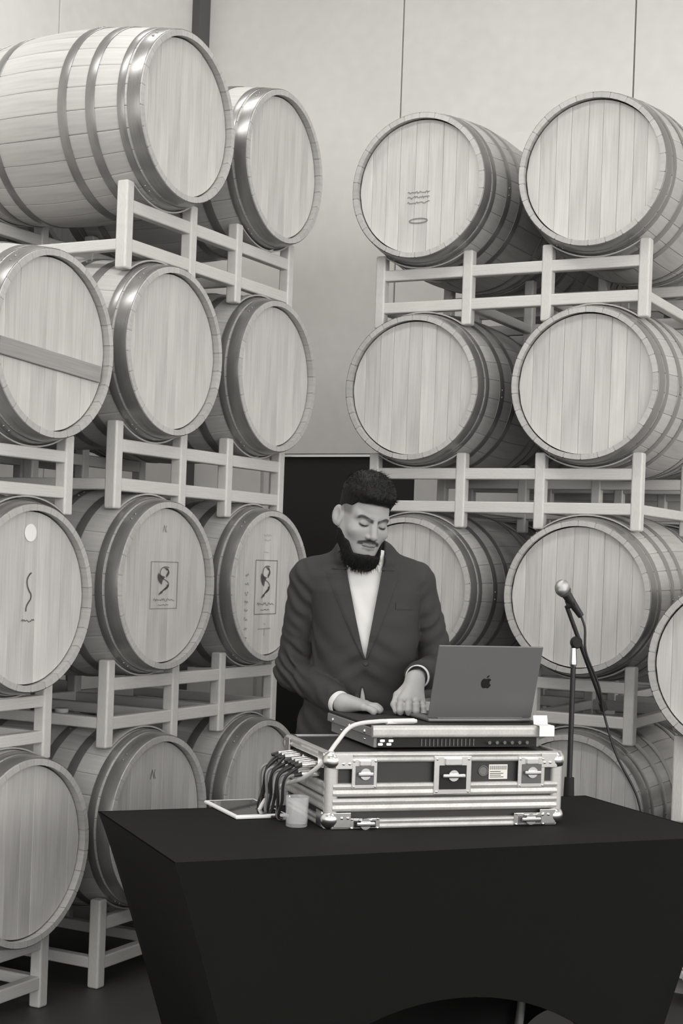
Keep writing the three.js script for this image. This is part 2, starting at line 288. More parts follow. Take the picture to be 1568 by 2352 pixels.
print(B.r1t4, T.lines, 0.17, 0.17, 0.0, -0.09);
print(B.l1t2, T.smudge, 0.13, 0.26, 0.0, 0.01);
print(B.l2t1, T.mark, 0.07, 0.07, -0.02, 0.16);
print(B.l2t2, T.mark, 0.05, 0.05, 0.0, 0.2);
{ const m = part('sticker', new THREE.CylinderGeometry(0.028, 0.028, 0.002, 24).rotateX(Math.PI / 2), M.white, B.l1t2, 'round white sticker'); m.position.set(0.0, RB + 0.205, HZ - 0.0004); }
{ const m = part('head_band', box(0.50, 0.055, 0.012, 0.003), mat(0.40, 0.7, { map: rep(woodTex, 1, 1.6) }), B.l1t3, 'darker wooden band across the head'); m.position.set(0, RB - 0.05, HZ + 0.004); m.rotation.z = -0.06; }

// ------------------------------------------------------------------ steel racks
function strapGeo(up) {   // an arc of flat steel that follows the barrel
  const a = 0.61, n = 14, s = new THREE.Shape(), R0 = 0.3185, R1 = 0.3240, c = up ? Y1 : Y1 - TIER, sg = up ? -1 : 1;
  const q = (r, t) => [r * Math.sin(t), c + sg * r * Math.cos(t)];
  for (let i = 0; i <= n; i++) { const t = -a + 2 * a * i / n, p = q(R0, t); i ? s.lineTo(...p) : s.moveTo(...p); }
  for (let i = n; i >= 0; i--) s.lineTo(...q(R1, -a + 2 * a * i / n));
  const g = new THREE.ExtrudeGeometry(s, { depth: 0.036, bevelEnabled: false, curveSegments: 1 }); g.translate(0, 0, -0.018); return g;
}
const strapUp = strapGeo(true), strapDown = strapGeo(false), postGeo = at(box(0.044, 0.305, 0.046, 0.008, 2), 0, 0.1525, 0);
function makeRack(s, floor) {
  const t = new THREE.Group(); t.name = 'barrel_rack'; const L = s + 2 * 0.198 + 0.034;
  for (const z of [0.345, -0.345]) {
    part('rail', at(box(L, 0.046, 0.038, 0.006, 2), 0, 0.22, z), M.rack, t); part('rail', at(box(L, 0.046, 0.038, 0.006, 2), 0, 0.085, z), M.rack, t);
    for (const c of [-s / 2, s / 2]) {
      for (const d of [-0.198, 0.198]) { const m = part('post', postGeo, M.rack, t); m.position.set(c + d, 0, z); }
      const a = part('cradle_strap', strapUp, M.strap, t); a.position.set(c, 0, z); if (!floor) { const b = part('cradle_strap', strapDown, M.strap, t); b.position.set(c, 0, z); }
    }
  }
  for (const x of [-s / 2 - 0.198, -s / 2 + 0.198, s / 2 - 0.198, s / 2 + 0.198]) part('cross_member', at(box(0.036, 0.04, 0.65, 0.006), x, 0.085, 0), M.rack, t);
  return t;
}
const rackProto = {};
function placeRack(side, a, b, y, label, group, shift = 0, squash = 1) {
  const s = Math.abs(b - a), key = s.toFixed(3) + (y < 0.1); const first = !rackProto[key]; if (first) rackProto[key] = makeRack(s, y < 0.1);
  const t = first ? rackProto[key] : rackProto[key].clone(); t.name = numbered('barrel_rack'); scene.add(t);
  const m = (a + b) / 2; t.position.copy(side === 'left' ? hall(LEFT_U + shift, y, m) : hall(m, y, RIGHT_V + shift)); t.rotation.y = side === 'left' ? Math.PI / 2 - YAW : -YAW;
  t.scale.y = squash; tag(t, label, 'rack', group);
}
const GK = 'white steel two-barrel racks';
const up = (k) => yk(k) - Y1;
['pale steel rack on the floor under the lowest left barrels', 'pale steel rack in the left stack just above the table, below the crest barrels', 'pale steel rack in the left stack directly above the two crest barrels', 'topmost pale steel rack of the left stack, under its two highest barrels'].forEach((l, k) => placeRack('left', V2, V3, up(k + 1), l, GK, k === 3 ? 0.01 : 0));
['pale steel rack on the floor at the lower left edge of the photo', 'pale steel rack under the barrel with the white sticker, at the left edge', 'pale steel rack above the barrel with the white sticker, at the left edge'].forEach((l, k) => placeRack('left', V1 + [0, -0.015, 0.015][k] - 0.713, V1 + [0, -0.015, 0.015][k], k ? Y1N[k - 1] + 0.32 - 0.059 * 0.866 : 0, l, GK, [-0.02, -0.03, 0][k], k ? 0.866 : 0.968));
['pale steel rack on the floor hidden behind the table and flight case', 'pale steel rack behind the laptop and microphone stand', 'pale steel rack just behind the man\'s head in the right stack', 'topmost pale steel rack of the right stack, under its two highest barrels'].forEach((l, k) => placeRack('right', U1, U2, up(k + 1), l, GK));
placeRack('right', -1.25, -0.512, 0.36 + 0.826 - Y1, 'pale steel rack between the two barrels cut off by the right edge', GK, -0.40);
const GH = 'racks of the hidden back rows';
const LEVEL = ['the floor rack', 'the second rack from the floor', 'the third rack from the floor', 'the topmost rack'];
for (let k = 1; k <= 4; k++) { placeRack('left', V2, V3, up(k), `shadowed back-row rack behind ${LEVEL[k - 1]} of the left stack`, GH, -DEEP); placeRack('right', U1, U2, up(k), `shadowed back-row rack behind ${LEVEL[k - 1]} of the right stack`, GH, DEEP); }
for (let k = 0; k < 3; k++) placeRack('left', V1 - 0.713, V1, k ? Y1N[k - 1] + 0.32 - 0.059 * 0.866 : 0, `shadowed back-row rack behind ${LEVEL[k]} at the left edge`, GH, -DEEP, k ? 0.866 : 0.968);
{ const t = thing('barrel_cradle', 'low timber cradle under the floor barrel at the right edge', 'cradle', hall(-1.25, 0, RIGHT_V - 0.40), -YAW);
  for (const z of [-0.25, 0.25]) { const s = new THREE.Shape(); s.moveTo(-0.3, 0); s.lineTo(0.3, 0); s.lineTo(0.3, 0.13); for (let i = 0; i <= 12; i++) { const a = 0.62 - 1.24 * i / 12, r = rad(z) + 0.002; s.lineTo(r * Math.sin(a), 0.36 - r * Math.cos(a)); } s.lineTo(-0.3, 0.13);
    const g = new THREE.ExtrudeGeometry(s, { depth: 0.05, bevelEnabled: false }); part('chock', at(g, 0, 0, z - 0.025), M.chime, t); } }

// ------------------------------------------------------------------ table and its fitted black cover
const TA = 23 * Math.PI / 180, TL = 1.64, TD = 0.76, TOP = 0.753;
const tablePos = [-0.38 + 0.9205 * TL / 2 - 0.3907 * TD / 2, 0, -(3.697 + 0.3907 * TL / 2 + 0.9205 * TD / 2)];
{ const t = thing('folding_table', 'folding table hidden under the fitted black cover', 'table', tablePos, TA);
  part('tabletop', at(box(TL - 0.06, 0.035, TD - 0.035, 0.012, 2), 0, TOP - 0.0225, 0), M.midGrey, t);
  for (const sx of [-1, 1]) for (const sz of [-1, 1]) part('leg', rod([sx * (TL / 2 - 0.20), TOP - 0.04, sz * (TD / 2 - 0.09)], [sx * (TL / 2 - 0.28), 0, sz * (TD / 2 - 0.09)], 0.014), M.midGrey, t);
  for (const sx of [-1, 1]) part('brace', rod([sx * (TL / 2 - 0.24), 0.3, -TD / 2 + 0.06], [sx * (TL / 2 - 0.24), 0.3, TD / 2 - 0.06], 0.01), M.midGrey, t); }
{ // perimeter sampled corner to corner; every side is drawn down to the feet and arches up between them
  const inX = 0.24, inZ = 0.05, per = [], N = 26;
  const cs = [[-1, 1], [1, 1], [1, -1], [-1, -1]];
  cs.forEach(([ax, az], k) => { const [bx, bz] = cs[(k + 1) % 4], long = az === bz;
    for (let i = 0; i < N; i++) { const s = i / N, e = 0.5 - 0.5 * Math.cos(Math.PI * s), q = long ? s : s;
      const arch = (k === 0 ? 0.34 : long ? 0.06 : 0.16) * Math.pow(Math.sin(Math.PI * q), 0.75);
      const X = ax + (bx - ax) * q, Z = az + (bz - az) * q, bow = (long ? 0.05 : 0.05) * Math.sin(Math.PI * q);
      per.push({ tx: X * TL / 2, tz: Z * TD / 2, fx: X * (TL / 2 - inX) - (long ? 0 : X * bow), fz: Z * (TD / 2 - inZ) - (long ? Z * bow : 0), arch }); } });
  const rows = 18, pos = [], uv = [], idx = [], P = per.length;
  const lay = (off, flip) => { const base = pos.length / 3;
    for (let r = 0; r <= rows; r++) for (let i = 0; i <= P; i++) { const p = per[i % P], t = r / rows, yb = p.arch + 0.004, f = 1 - ((1 - t) * TOP + t * yb) / TOP, hug = Math.pow(f, 0.92);
      const ins = off;
      const x = p.tx + (p.fx - p.tx) * hug, z = p.tz + (p.fz - p.tz) * hug;
      pos.push(x - Math.sign(x) * ins, (1 - f) * TOP, z - Math.sign(z) * ins); uv.push(i * 0.03, (1 - f) * TOP); }
    for (let r = 0; r < rows; r++) for (let i = 0; i < P; i++) { const a = base + r * (P + 1) + i, b = a + 1, c = a + P + 1, d = c + 1; flip ? idx.push(a, b, c, c, b, d) : idx.push(a, c, b, b, c, d); } };
  lay(0, false); lay(0.003, true);
  const g0 = new THREE.BufferGeometry(); g0.setAttribute('position', new THREE.Float32BufferAttribute(pos, 3)); g0.setAttribute('uv', new THREE.Float32BufferAttribute(uv, 2)); g0.setIndex(idx); g0.computeVertexNormals();
  const t = thing('table_cover', 'black stretch cover over the table, pulled in towards the legs', 'tablecloth', tablePos, TA);
  part('skirt', g0, M.cloth, t); part('cover_top', at(box(TL - 0.012, 0.004, TD - 0.012, 0.0015), 0, TOP - 0.0021, 0), M.cloth, t); }

// ------------------------------------------------------------------ flight case, mixer, laptop shelf
const CA = 18 * Math.PI / 180, CP = [-0.017, TOP, -4.228], CW = 0.715, CD = 0.43, CH = 0.215;
const caseAt = (x, y, z) => new THREE.Vector3(x, 0, z).applyAxisAngle(new THREE.Vector3(0, 1, 0), CA).add(new THREE.Vector3(CP[0], y, CP[2]));   // x to the right of the front left corner, z towards the front
{
  const t = thing('flight_case', 'black road case with aluminium edges and latches standing on the table', 'case', CP, CA);
  part('body', at(box(CW - 0.016, CH - 0.012, CD - 0.016, 0.003), CW / 2, CH / 2, -CD / 2), M.laminate, t);
  const bands = [[0.0, 0.028], [0.048, 0.086], [0.090, 0.128], [0.186, 0.214]];
  const prof = (len, h) => { const s = new THREE.Shape(); const d = 0.018; s.moveTo(0, 0); s.lineTo(d * 0.55, 0); s.quadraticCurveTo(d, 0, d, h * 0.25); s.lineTo(d * 0.86, h * 0.5); s.lineTo(d, h * 0.75); s.quadraticCurveTo(d, h, d * 0.55, h); s.lineTo(0, h); s.lineTo(0, 0); return new THREE.ExtrudeGeometry(s, { depth: len, bevelEnabled: false, curveSegments: 5 }); };
  for (const [y0, y1] of bands) {
    const f = prof(CW - 0.03, y1 - y0); f.rotateY(-Math.PI / 2); part('edge_extrusion', at(f, CW - 0.015, y0, -0.012), M.alu, t);
    const b = prof(CW - 0.03, y1 - y0); b.rotateY(Math.PI / 2); part('edge_extrusion', at(b, 0.015, y0, -CD + 0.012), M.alu, t);
    const l = prof(CD - 0.03, y1 - y0); l.rotateY(Math.PI); part('edge_extrusion', at(l, 0.012, y0, -0.015), M.alu, t);
    const r = prof(CD - 0.03, y1 - y0); part('edge_extrusion', at(r, CW - 0.012, y0, -CD + 0.015), M.alu, t);
  }
  for (const [x, z] of [[0.014, -0.014], [CW - 0.014, -0.014], [0.014, -CD + 0.014], [CW - 0.014, -CD + 0.014]]) {
    part('corner_post', at(box(0.036, CH - 0.05, 0.036, 0.012, 3), x, CH / 2, z), M.alu, t);
    for (const y of [0.026, CH - 0.026]) {
      const c = part('ball_corner', at(new THREE.SphereGeometry(0.0275, 20, 14), x, y, z), M.chrome, t, 'chrome ball corner');
      const sx = x < CW / 2 ? 1 : -1, sz = z > -CD / 2 ? 1 : -1, sy = y < CH / 2 ? 1 : -1;
      part('corner_plate', at(box(0.05, 0.042, 0.004, 0.0015), x + sx * 0.03, y, z + sz * 0.0215), M.chrome, c); part('corner_plate', at(box(0.004, 0.042, 0.05, 0.0015), x - sx * 0.0215, y, z - sz * 0.03), M.chrome, c);
      for (const d of [0.028, 0.046]) part('rivet', at(new THREE.SphereGeometry(0.0045, 8, 6), x + sx * d, y + sy * 0.006, z + sz * 0.0235), M.chrome, c);
    }
  }
  const latch = (x, y, w, h, recess) => {     // butterfly latch: dished plate, wing handle, keeper, rivets
    const g = new THREE.Group(); g.name = 'latch'; t.add(g); g.position.set(x, y, 0.004); const q = part('latch', at(box(w, h, 0.006, 0.003), x, y, 0.006), M.chrome, t, 'chrome butterfly latch'); t.remove(g);
    part('dish', at(box(w * 0.72, h * 0.62, 0.003, 0.001), x, y - h * 0.05, 0.0098), recess ? M.blackMatt : M.darkGrey, q);
    part('wing', join([at(cyl(0.016, 0.016, 0.008, 20).rotateX(Math.PI / 2), x, y, 0.014), at(box(w * 0.6, 0.012, 0.01, 0.004), x, y, 0.02)]), M.chrome, q);
    part('keeper', at(box(w * 0.45, h * 0.2, 0.012, 0.003), x, y + h * 0.36, 0.011), M.chrome, q);
    for (const sx of [-1, 1]) for (const sy of [-1, 1]) part('rivet', at(new THREE.SphereGeometry(0.004, 8, 6), x + sx * w * 0.42, y + sy * h * 0.42, 0.009), M.chrome, q);
  };
  latch(0.105, 0.155, 0.075, 0.085, false); latch(0.37, 0.148, 0.115, 0.11, true); latch(0.615, 0.155, 0.085, 0.09, false);
  latch(0.11, 0.016, 0.09, 0.03, true); latch(0.615, 0.02, 0.10, 0.036, false);
  const lab = ink(256, 128, (x) => { x.fillStyle = 'rgba(225,223,218,1)'; x.fillRect(0, 0, 256, 128); x.fillStyle = 'rgba(40,40,40,1)'; for (let k = 0; k < 26; k++) x.fillRect(14 + k * 9, 12, k % 3 ? 3 : 6, 34); for (let k = 0; k < 4; k++) x.fillRect(14, 60 + k * 16, 150 + (k * 37) % 70, 6); });
  part('label_sticker', at(new THREE.PlaneGeometry(0.058, 0.042), 0.517, 0.155, -0.0072), new THREE.MeshPhysicalMaterial({ map: lab, roughness: 0.6 }), t, 'white printed sticker');
  part('label_badge', join([at(new THREE.TorusGeometry(0.014, 0.002, 8, 28), 0.47, 0.158, -0.0065), at(cyl(0.0115, 0.0115, 0.002, 24).rotateX(Math.PI / 2), 0.47, 0.158, -0.007)]), M.midGrey, t, 'round grey badge');
  // connector panel on the left end, full of jacks
  part('jack_panel', at(box(0.004, 0.05, CD - 0.09, 0.001), 0.005, 0.157, -CD / 2), M.blackMatt, t);
  for (let r = 0; r < 2; r++) for (let k = 0; k < 8; k++) part('jack', at(cyl(0.009, 0.009, 0.008, 14).rotateZ(Math.PI / 2), 0.0, 0.144 + r * 0.026, -0.09 - k * 0.035), M.chrome, t);
}
{
  const p = caseAt(0.156, TOP + CH, -0.08), t = thing('audio_mixer', 'dark audio mixer with small lit buttons lying on the road case under the laptop shelf', 'mixer', p, CA);
  part('chassis', at(box(0.52, 0.03, 0.40, 0.003), 0.265, 0.0155, -0.205), M.panelGrey, t);
  part('front_panel', at(box(0.50, 0.028, 0.004, 0.001), 0.265, 0.0155, -0.004), M.blackMatt, t);
  for (let k = 0; k < 14; k++) part('vent_fin', at(box(0.003, 0.022, 0.004, 0.001), 0.15 + k * 0.0125, 0.0155, -0.001), M.midGrey, t);
  for (let k = 0; k < 2; k++) for (let r = 0; r < 2; r++) part('lit_button', at(box(0.014, 0.007, 0.004, 0.002), 0.030 + k * 0.026 - r * 0.006, 0.021 - r * 0.010, 0), M.led, t, 'small white lit button');
  for (let k = 0; k < 6; k++) part('knob', at(cyl(0.006, 0.005, 0.012, 14).rotateX(Math.PI / 2), 0.36 + k * 0.024, 0.0155, 0.003), M.darkGrey, t);
  for (const z of [-0.08, -0.30]) part('side_screw', at(new THREE.SphereGeometry(0.005, 10, 6), 0.005, 0.018, z), M.chrome, t);
}
const SH = TOP + CH + 0.031;
{
  const p = caseAt(0.150, SH, -0.072), t = thing('laptop_shelf', 'shelf with an aluminium front lip carrying the laptop above the mixer', 'shelf', p, CA);
  part('tray', at(box(0.57, 0.026, 0.42, 0.003), 0.285, 0.0145, -0.212), M.panelGrey, t);
  part('top_mat', at(box(0.565, 0.008, 0.41, 0.002), 0.285, 0.0310, -0.212), M.blackMatt, t);
  const s = new THREE.Shape(); s.moveTo(0, 0); s.lineTo(0.012, 0); s.quadraticCurveTo(0.02, 0.0, 0.02, 0.010); s.lineTo(0.02, 0.024); s.quadraticCurveTo(0.02, 0.035, 0.008, 0.035); s.lineTo(0, 0.035); s.lineTo(0, 0);
  const g = new THREE.ExtrudeGeometry(s, { depth: 0.565, bevelEnabled: false, curveSegments: 6 }); g.rotateY(-Math.PI / 2); part('front_lip', at(g, 0.5675, 0, -0.014), M.alu, t);
  for (const z of [-0.06, -0.2, -0.36]) part('side_screw', at(new THREE.SphereGeometry(0.006, 10, 6), -0.0005, 0.012, z), M.chrome, t);
}
const SHT = SH + 0.0352;
// laptop: base on the shelf, lid open, back of the lid towards the camera
{
  const p = caseAt(0.150 + 0.200, SHT, -0.145), t = thing('laptop', 'open grey laptop seen from behind with a dark fruit emblem on its lid', 'laptop', p, CA + 0.02);
  const LW = 0.335, LD = 0.228;
  part('base', at(box(LW, 0.011, LD, 0.005, 3), LW / 2, 0.0068, -LD / 2), M.laptop, t);
  part('keyboard', at(box(LW * 0.82, 0.001, LD * 0.45, 0.0005), LW / 2, 0.0126, -LD * 0.36), M.blackMatt, t);
  for (const x of [0.03, LW - 0.03]) for (const z of [-0.03, -LD + 0.03]) part('foot', at(cyl(0.006, 0.006, 0.0014, 12), x, 0.0007, z), M.blackMatt, t);
  const lid = new THREE.Group(), tilt = 0.30;
  const put = (g) => { g.rotateX(tilt); g.translate(0, 0.0135, -0.006); return g; };
  const shell = part('lid', put(at(box(LW, LD, 0.005, 0.0024, 3), LW / 2, LD / 2, 0)), M.laptop, t);
  part('screen', put(at(box(LW - 0.016, LD - 0.02, 0.0008, 0.0003), LW / 2, LD / 2 + 0.002, -0.0028)), M.screen, shell);
  part('hinge', at(rod([0.03, 0.0125, -0.005], [LW - 0.03, 0.0125, -0.005], 0.004), 0, 0, 0), M.darkGrey, t);
  const s = new THREE.Shape(), k = 0.0019;       // the emblem: an apple with a bite and a leaf
  const P = (x, y) => [x * k, y * k];
  s.moveTo(...P(0, 5.6)); s.bezierCurveTo(...P(3, 7.2), ...P(6.6, 6.4), ...P(8, 4)); s.bezierCurveTo(...P(4.6, 1.8), ...P(5, -2.6), ...P(8.8, -4)); s.bezierCurveTo(...P(7.2, -7.6), ...P(5, -10.4), ...P(2.6, -9.8)); s.bezierCurveTo(...P(1, -9.2), ...P(-1, -9.2), ...P(-2.6, -9.8)); s.bezierCurveTo(...P(-6, -10.4), ...P(-9, -4), ...P(-8.6, 0.4)); s.bezierCurveTo(...P(-8, 6), ...P(-3.6, 7.4), ...P(0, 5.6));
  const leaf = new THREE.Shape(); leaf.moveTo(...P(-0.3, 7.4)); leaf.bezierCurveTo(...P(-0.2, 10), ...P(1.8, 11.8), ...P(4, 12)); leaf.bezierCurveTo(...P(4, 9.4), ...P(2.2, 7.4), ...P(-0.3, 7.4));
  const e = (q) => new THREE.ExtrudeGeometry(q, { depth: 0.0006, bevelEnabled: false, curveSegments: 10 });
  part('lid_emblem', put(at(join([e(s), e(leaf)]), LW / 2, LD / 2, 0.0024)), M.logo, shell, 'dark bitten-apple emblem');
}
{ // folded white card over the right end of the shelf lip
  const p = caseAt(0.150 + 0.538, SHT, -0.058), t = thing('paper_card', 'folded white card lying over the right end of the shelf lip', 'paper', p, CA);
  part('card', (() => { const s = new THREE.Shape(); s.moveTo(-0.035, 0.0007); s.lineTo(-0.03, 0.0012); s.lineTo(0.010, 0.0012); s.quadraticCurveTo(0.0145, 0.001, 0.0147, -0.005); s.lineTo(0.0150, -0.030); s.lineTo(0.0143, -0.030); s.lineTo(0.0140, -0.004); s.quadraticCurveTo(0.0138, 0.0003, 0.010, 0.0005); s.lineTo(-0.035, 0.0003); const g = new THREE.ExtrudeGeometry(s, { depth: 0.048, bevelEnabled: false, curveSegments: 6 }); g.rotateY(-Math.PI / 2); return at(g, 0.024, 0, -0.006); })(), M.paper, t);
  part('raised_flap', (() => { const g = box(0.046, 0.026, 0.0007, 0.0003); g.rotateX(-0.25); return at(g, 0.002, 0.0135, -0.043); })(), M.paper, t);
}
// cables
{ const t = thing('white_cable', 'thick white cable curving from the laptop shelf down the left end of the road case', 'cable');
  const a = caseAt(0.155 + 0.14, SHT + 0.009, -0.10), b = caseAt(0.155 + 0.02, SHT + 0.010, -0.085);
  const pts = [[a.x, a.y, a.z], [(a.x + b.x) / 2, a.y, (a.z + b.z) / 2], [b.x, b.y, b.z], [0.045, 1.033, -4.31], [0.005, 0.992, -4.262], [-0.035, 0.935, -4.245], [-0.085, 0.885, -4.30], [-0.150, 0.842, -4.42], [-0.20, 0.79, -4.47], [-0.215, 0.762, -4.46]];
  part('cord', tube(pts, 0.0062, 90, 10), M.whiteCable, t);
  const q = caseAt(0.155 + 0.135, SHT + 0.0085, -0.105), r = caseAt(0.155 + 0.045, SHT + 0.0085, -0.09);
  part('plug', rod([r.x, r.y - 0.0, r.z], [q.x, q.y, q.z], 0.0082, 0.0082, 14), M.white, t, 'white plug'); }
{ const G = 'short patch cables plugged into the left end of the road case';
  for (let k = 0; k < 14; k++) {
    const row = k % 2, i = k >> 1; seed = 500 + k * 31;
    const c = caseAt(-0.004, TOP + 0.144 + row * 0.026, -0.09 - (i + (i > 3 ? 1 : 0)) * 0.035), out = caseAt(-0.05, TOP + 0.142 + row * 0.026, -0.09 - (i + (i > 3 ? 1 : 0)) * 0.035), lo = caseAt(-0.07 - 0.06 * rnd(), TOP + 0.008 + 0.004 * row, -0.12 - i * 0.034 - 0.05 * rnd()), mid = caseAt(-0.085 - 0.02 * rnd(), TOP + 0.11, -0.1 - i * 0.036);
    const end = caseAt(-0.06 - 0.08 * rnd(), TOP + 0.008, -0.14 - i * 0.03);
    const t = thing('patch_cable', `${row ? 'upper' : 'lower'} row patch cable, ${['first', 'second', 'third', 'fourth', 'fifth', 'sixth', 'seventh'][i]} from the front of the road case's left end`, 'cable', [0, 0, 0], 0, G);
    part('cord', tube([[out.x, out.y, out.z], [mid.x, mid.y + 0.02, mid.z], [(mid.x + lo.x) / 2, TOP + 0.06, (mid.z + lo.z) / 2], [lo.x, lo.y, lo.z], [end.x, end.y, end.z]], 0.0045, 36, 8), row ? M.blackCable : M.greyCable, t);
    const pl = part('plug', rod([c.x, c.y, c.z], [out.x, out.y, out.z], 0.0095, 0.0075, 14), M.chrome, t, 'chrome plug');
    const d = out.clone().sub(c).normalize().multiplyScalar(0.02), e = out.clone().add(d);
    part('strain_relief', rod([out.x, out.y, out.z], [e.x, e.y - 0.003, e.z], 0.0065, 0.005, 10), M.blackCable, pl);
  } }
{ // tablet
  const t = thing('tablet', 'white-framed tablet lying flat on the left end of the black table', 'tablet', [-0.257, TOP, -4.497], 23.5 * Math.PI / 180);
  part('case_back', at(box(0.163, 0.010, 0.290, 0.005, 3), 0, 0.0058, 0), M.white, t);
  part('screen', at(box(0.142, 0.0012, 0.252, 0.0005), 0, 0.0108, 0), M.screen, t); part('home_button', at(cyl(0.006, 0.006, 0.001, 20), 0, 0.0110, 0.1355), M.whiteCable, t); }
{ // drinking glass
  const t = thing('drinking_glass', 'frosted tumbler on the table by the road case\'s left front corner', 'glass', [-0.100, TOP, -4.262]);
  const pr = [[0, 0.0005], [0.028, 0.0005], [0.030, 0.003], [0.033, 0.084], [0.0318, 0.0845], [0.0305, 0.083], [0.0275, 0.010], [0.0, 0.009]];
  part('tumbler', new THREE.LatheGeometry(pr.map(([r, y]) => new THREE.Vector2(r, y)), 48), M.glass, t); }

// ------------------------------------------------------------------ microphone on a boom stand
{
  const px = 0.818, pz = -5.3, t = thing('microphone_stand', 'black tripod boom stand behind the right end of the road case', 'stand', [px, 0, pz]);
  part('pole', rod([0, 0.12, 0], [0, 1.235, 0], 0.010, 0.009), M.black, t); part('lower_tube', rod([0, 0.10, 0], [0, 0.72, 0], 0.0135), M.black, t);
  part('clutch', at(cyl(0.019, 0.017, 0.07), 0, 0.74, 0), M.blackMatt, t);
  part('hub', at(cyl(0.024, 0.022, 0.06), 0, 0.24, 0), M.blackMatt, t);
  for (let k = 0; k < 3; k++) { const a = 0.6 + k * 2.094, c = Math.cos(a), s = Math.sin(a); const l = part('leg', rod([0.015 * c, 0.235, 0.015 * s], [0.33 * c, 0.012, 0.33 * s], 0.0085), M.black, t); part('foot', at(new THREE.SphereGeometry(0.013, 12, 8), 0.33 * c, 0.013, 0.33 * s), M.blackMatt, l); }
  part('boom_clamp', join([at(new THREE.SphereGeometry(0.022, 16, 12), 0.006, 1.245, 0.01), rod([0.005, 1.245, -0.02], [0.005, 1.245, 0.045], 0.016)]), M.blackMatt, t);
  part('clamp_knob', join([rod([-0.006, 1.225, 0.03], [-0.006, 1.175, 0.038], 0.010, 0.013), at(new THREE.SphereGeometry(0.013, 12, 8), -0.006, 1.172, 0.038)]), M.chrome, t, 'shiny clamp knob');
  part('boom', rod([-0.036, 1.372, 0.035], [0.118, 1.02, -0.05], 0.0075), M.black, t);
  part('counterweight', rod([0.112, 1.035, -0.046], [0.122, 1.008, -0.053], 0.013), M.blackMatt, t);
  part('microphone_clip', rod([-0.038, 1.375, 0.036], [-0.010, 1.385, 0.04], 0.015, 0.019), M.blackMatt, t);
  const mt = thing('microphone', 'handheld microphone with a pale grille clipped to the boom stand', 'microphone', [px, 0, pz]);
  part('handle', rod([-0.042, 1.414, 0.052], [0.016, 1.338, 0.030], 0.0175, 0.011, 18), M.black, mt);
  const g = new THREE.SphereGeometry(0.0265, 22, 16); g.scale(1, 1.12, 1); part('grille', at(g, -0.056, 1.433, 0.058), M.micGrille, mt, 'pale mesh grille');
  part('collar', rod([-0.046, 1.4195, 0.0535], [-0.041, 1.413, 0.0515], 0.024, 0.02, 18), M.darkGrey, mt);
  const ct = thing('microphone_cable', 'black cable hanging from the boom stand down to the floor', 'cable', [px, 0, pz]);
  part('cord', tube([[0.016, 1.338, 0.030], [0.03, 1.30, 0.035], [0.035, 1.22, 0.035], [0.09, 1.10, 0.0], [0.12, 0.99, -0.03], [0.16, 0.86, 0.0], [0.24, 0.70, 0.02], [0.27, 0.4, 0.05], [0.24, 0.1, 0.1], [0.16, 0.006, 0.2], [0.0, 0.006, 0.28]], 0.0042, 80, 8), M.blackCable, ct);
}
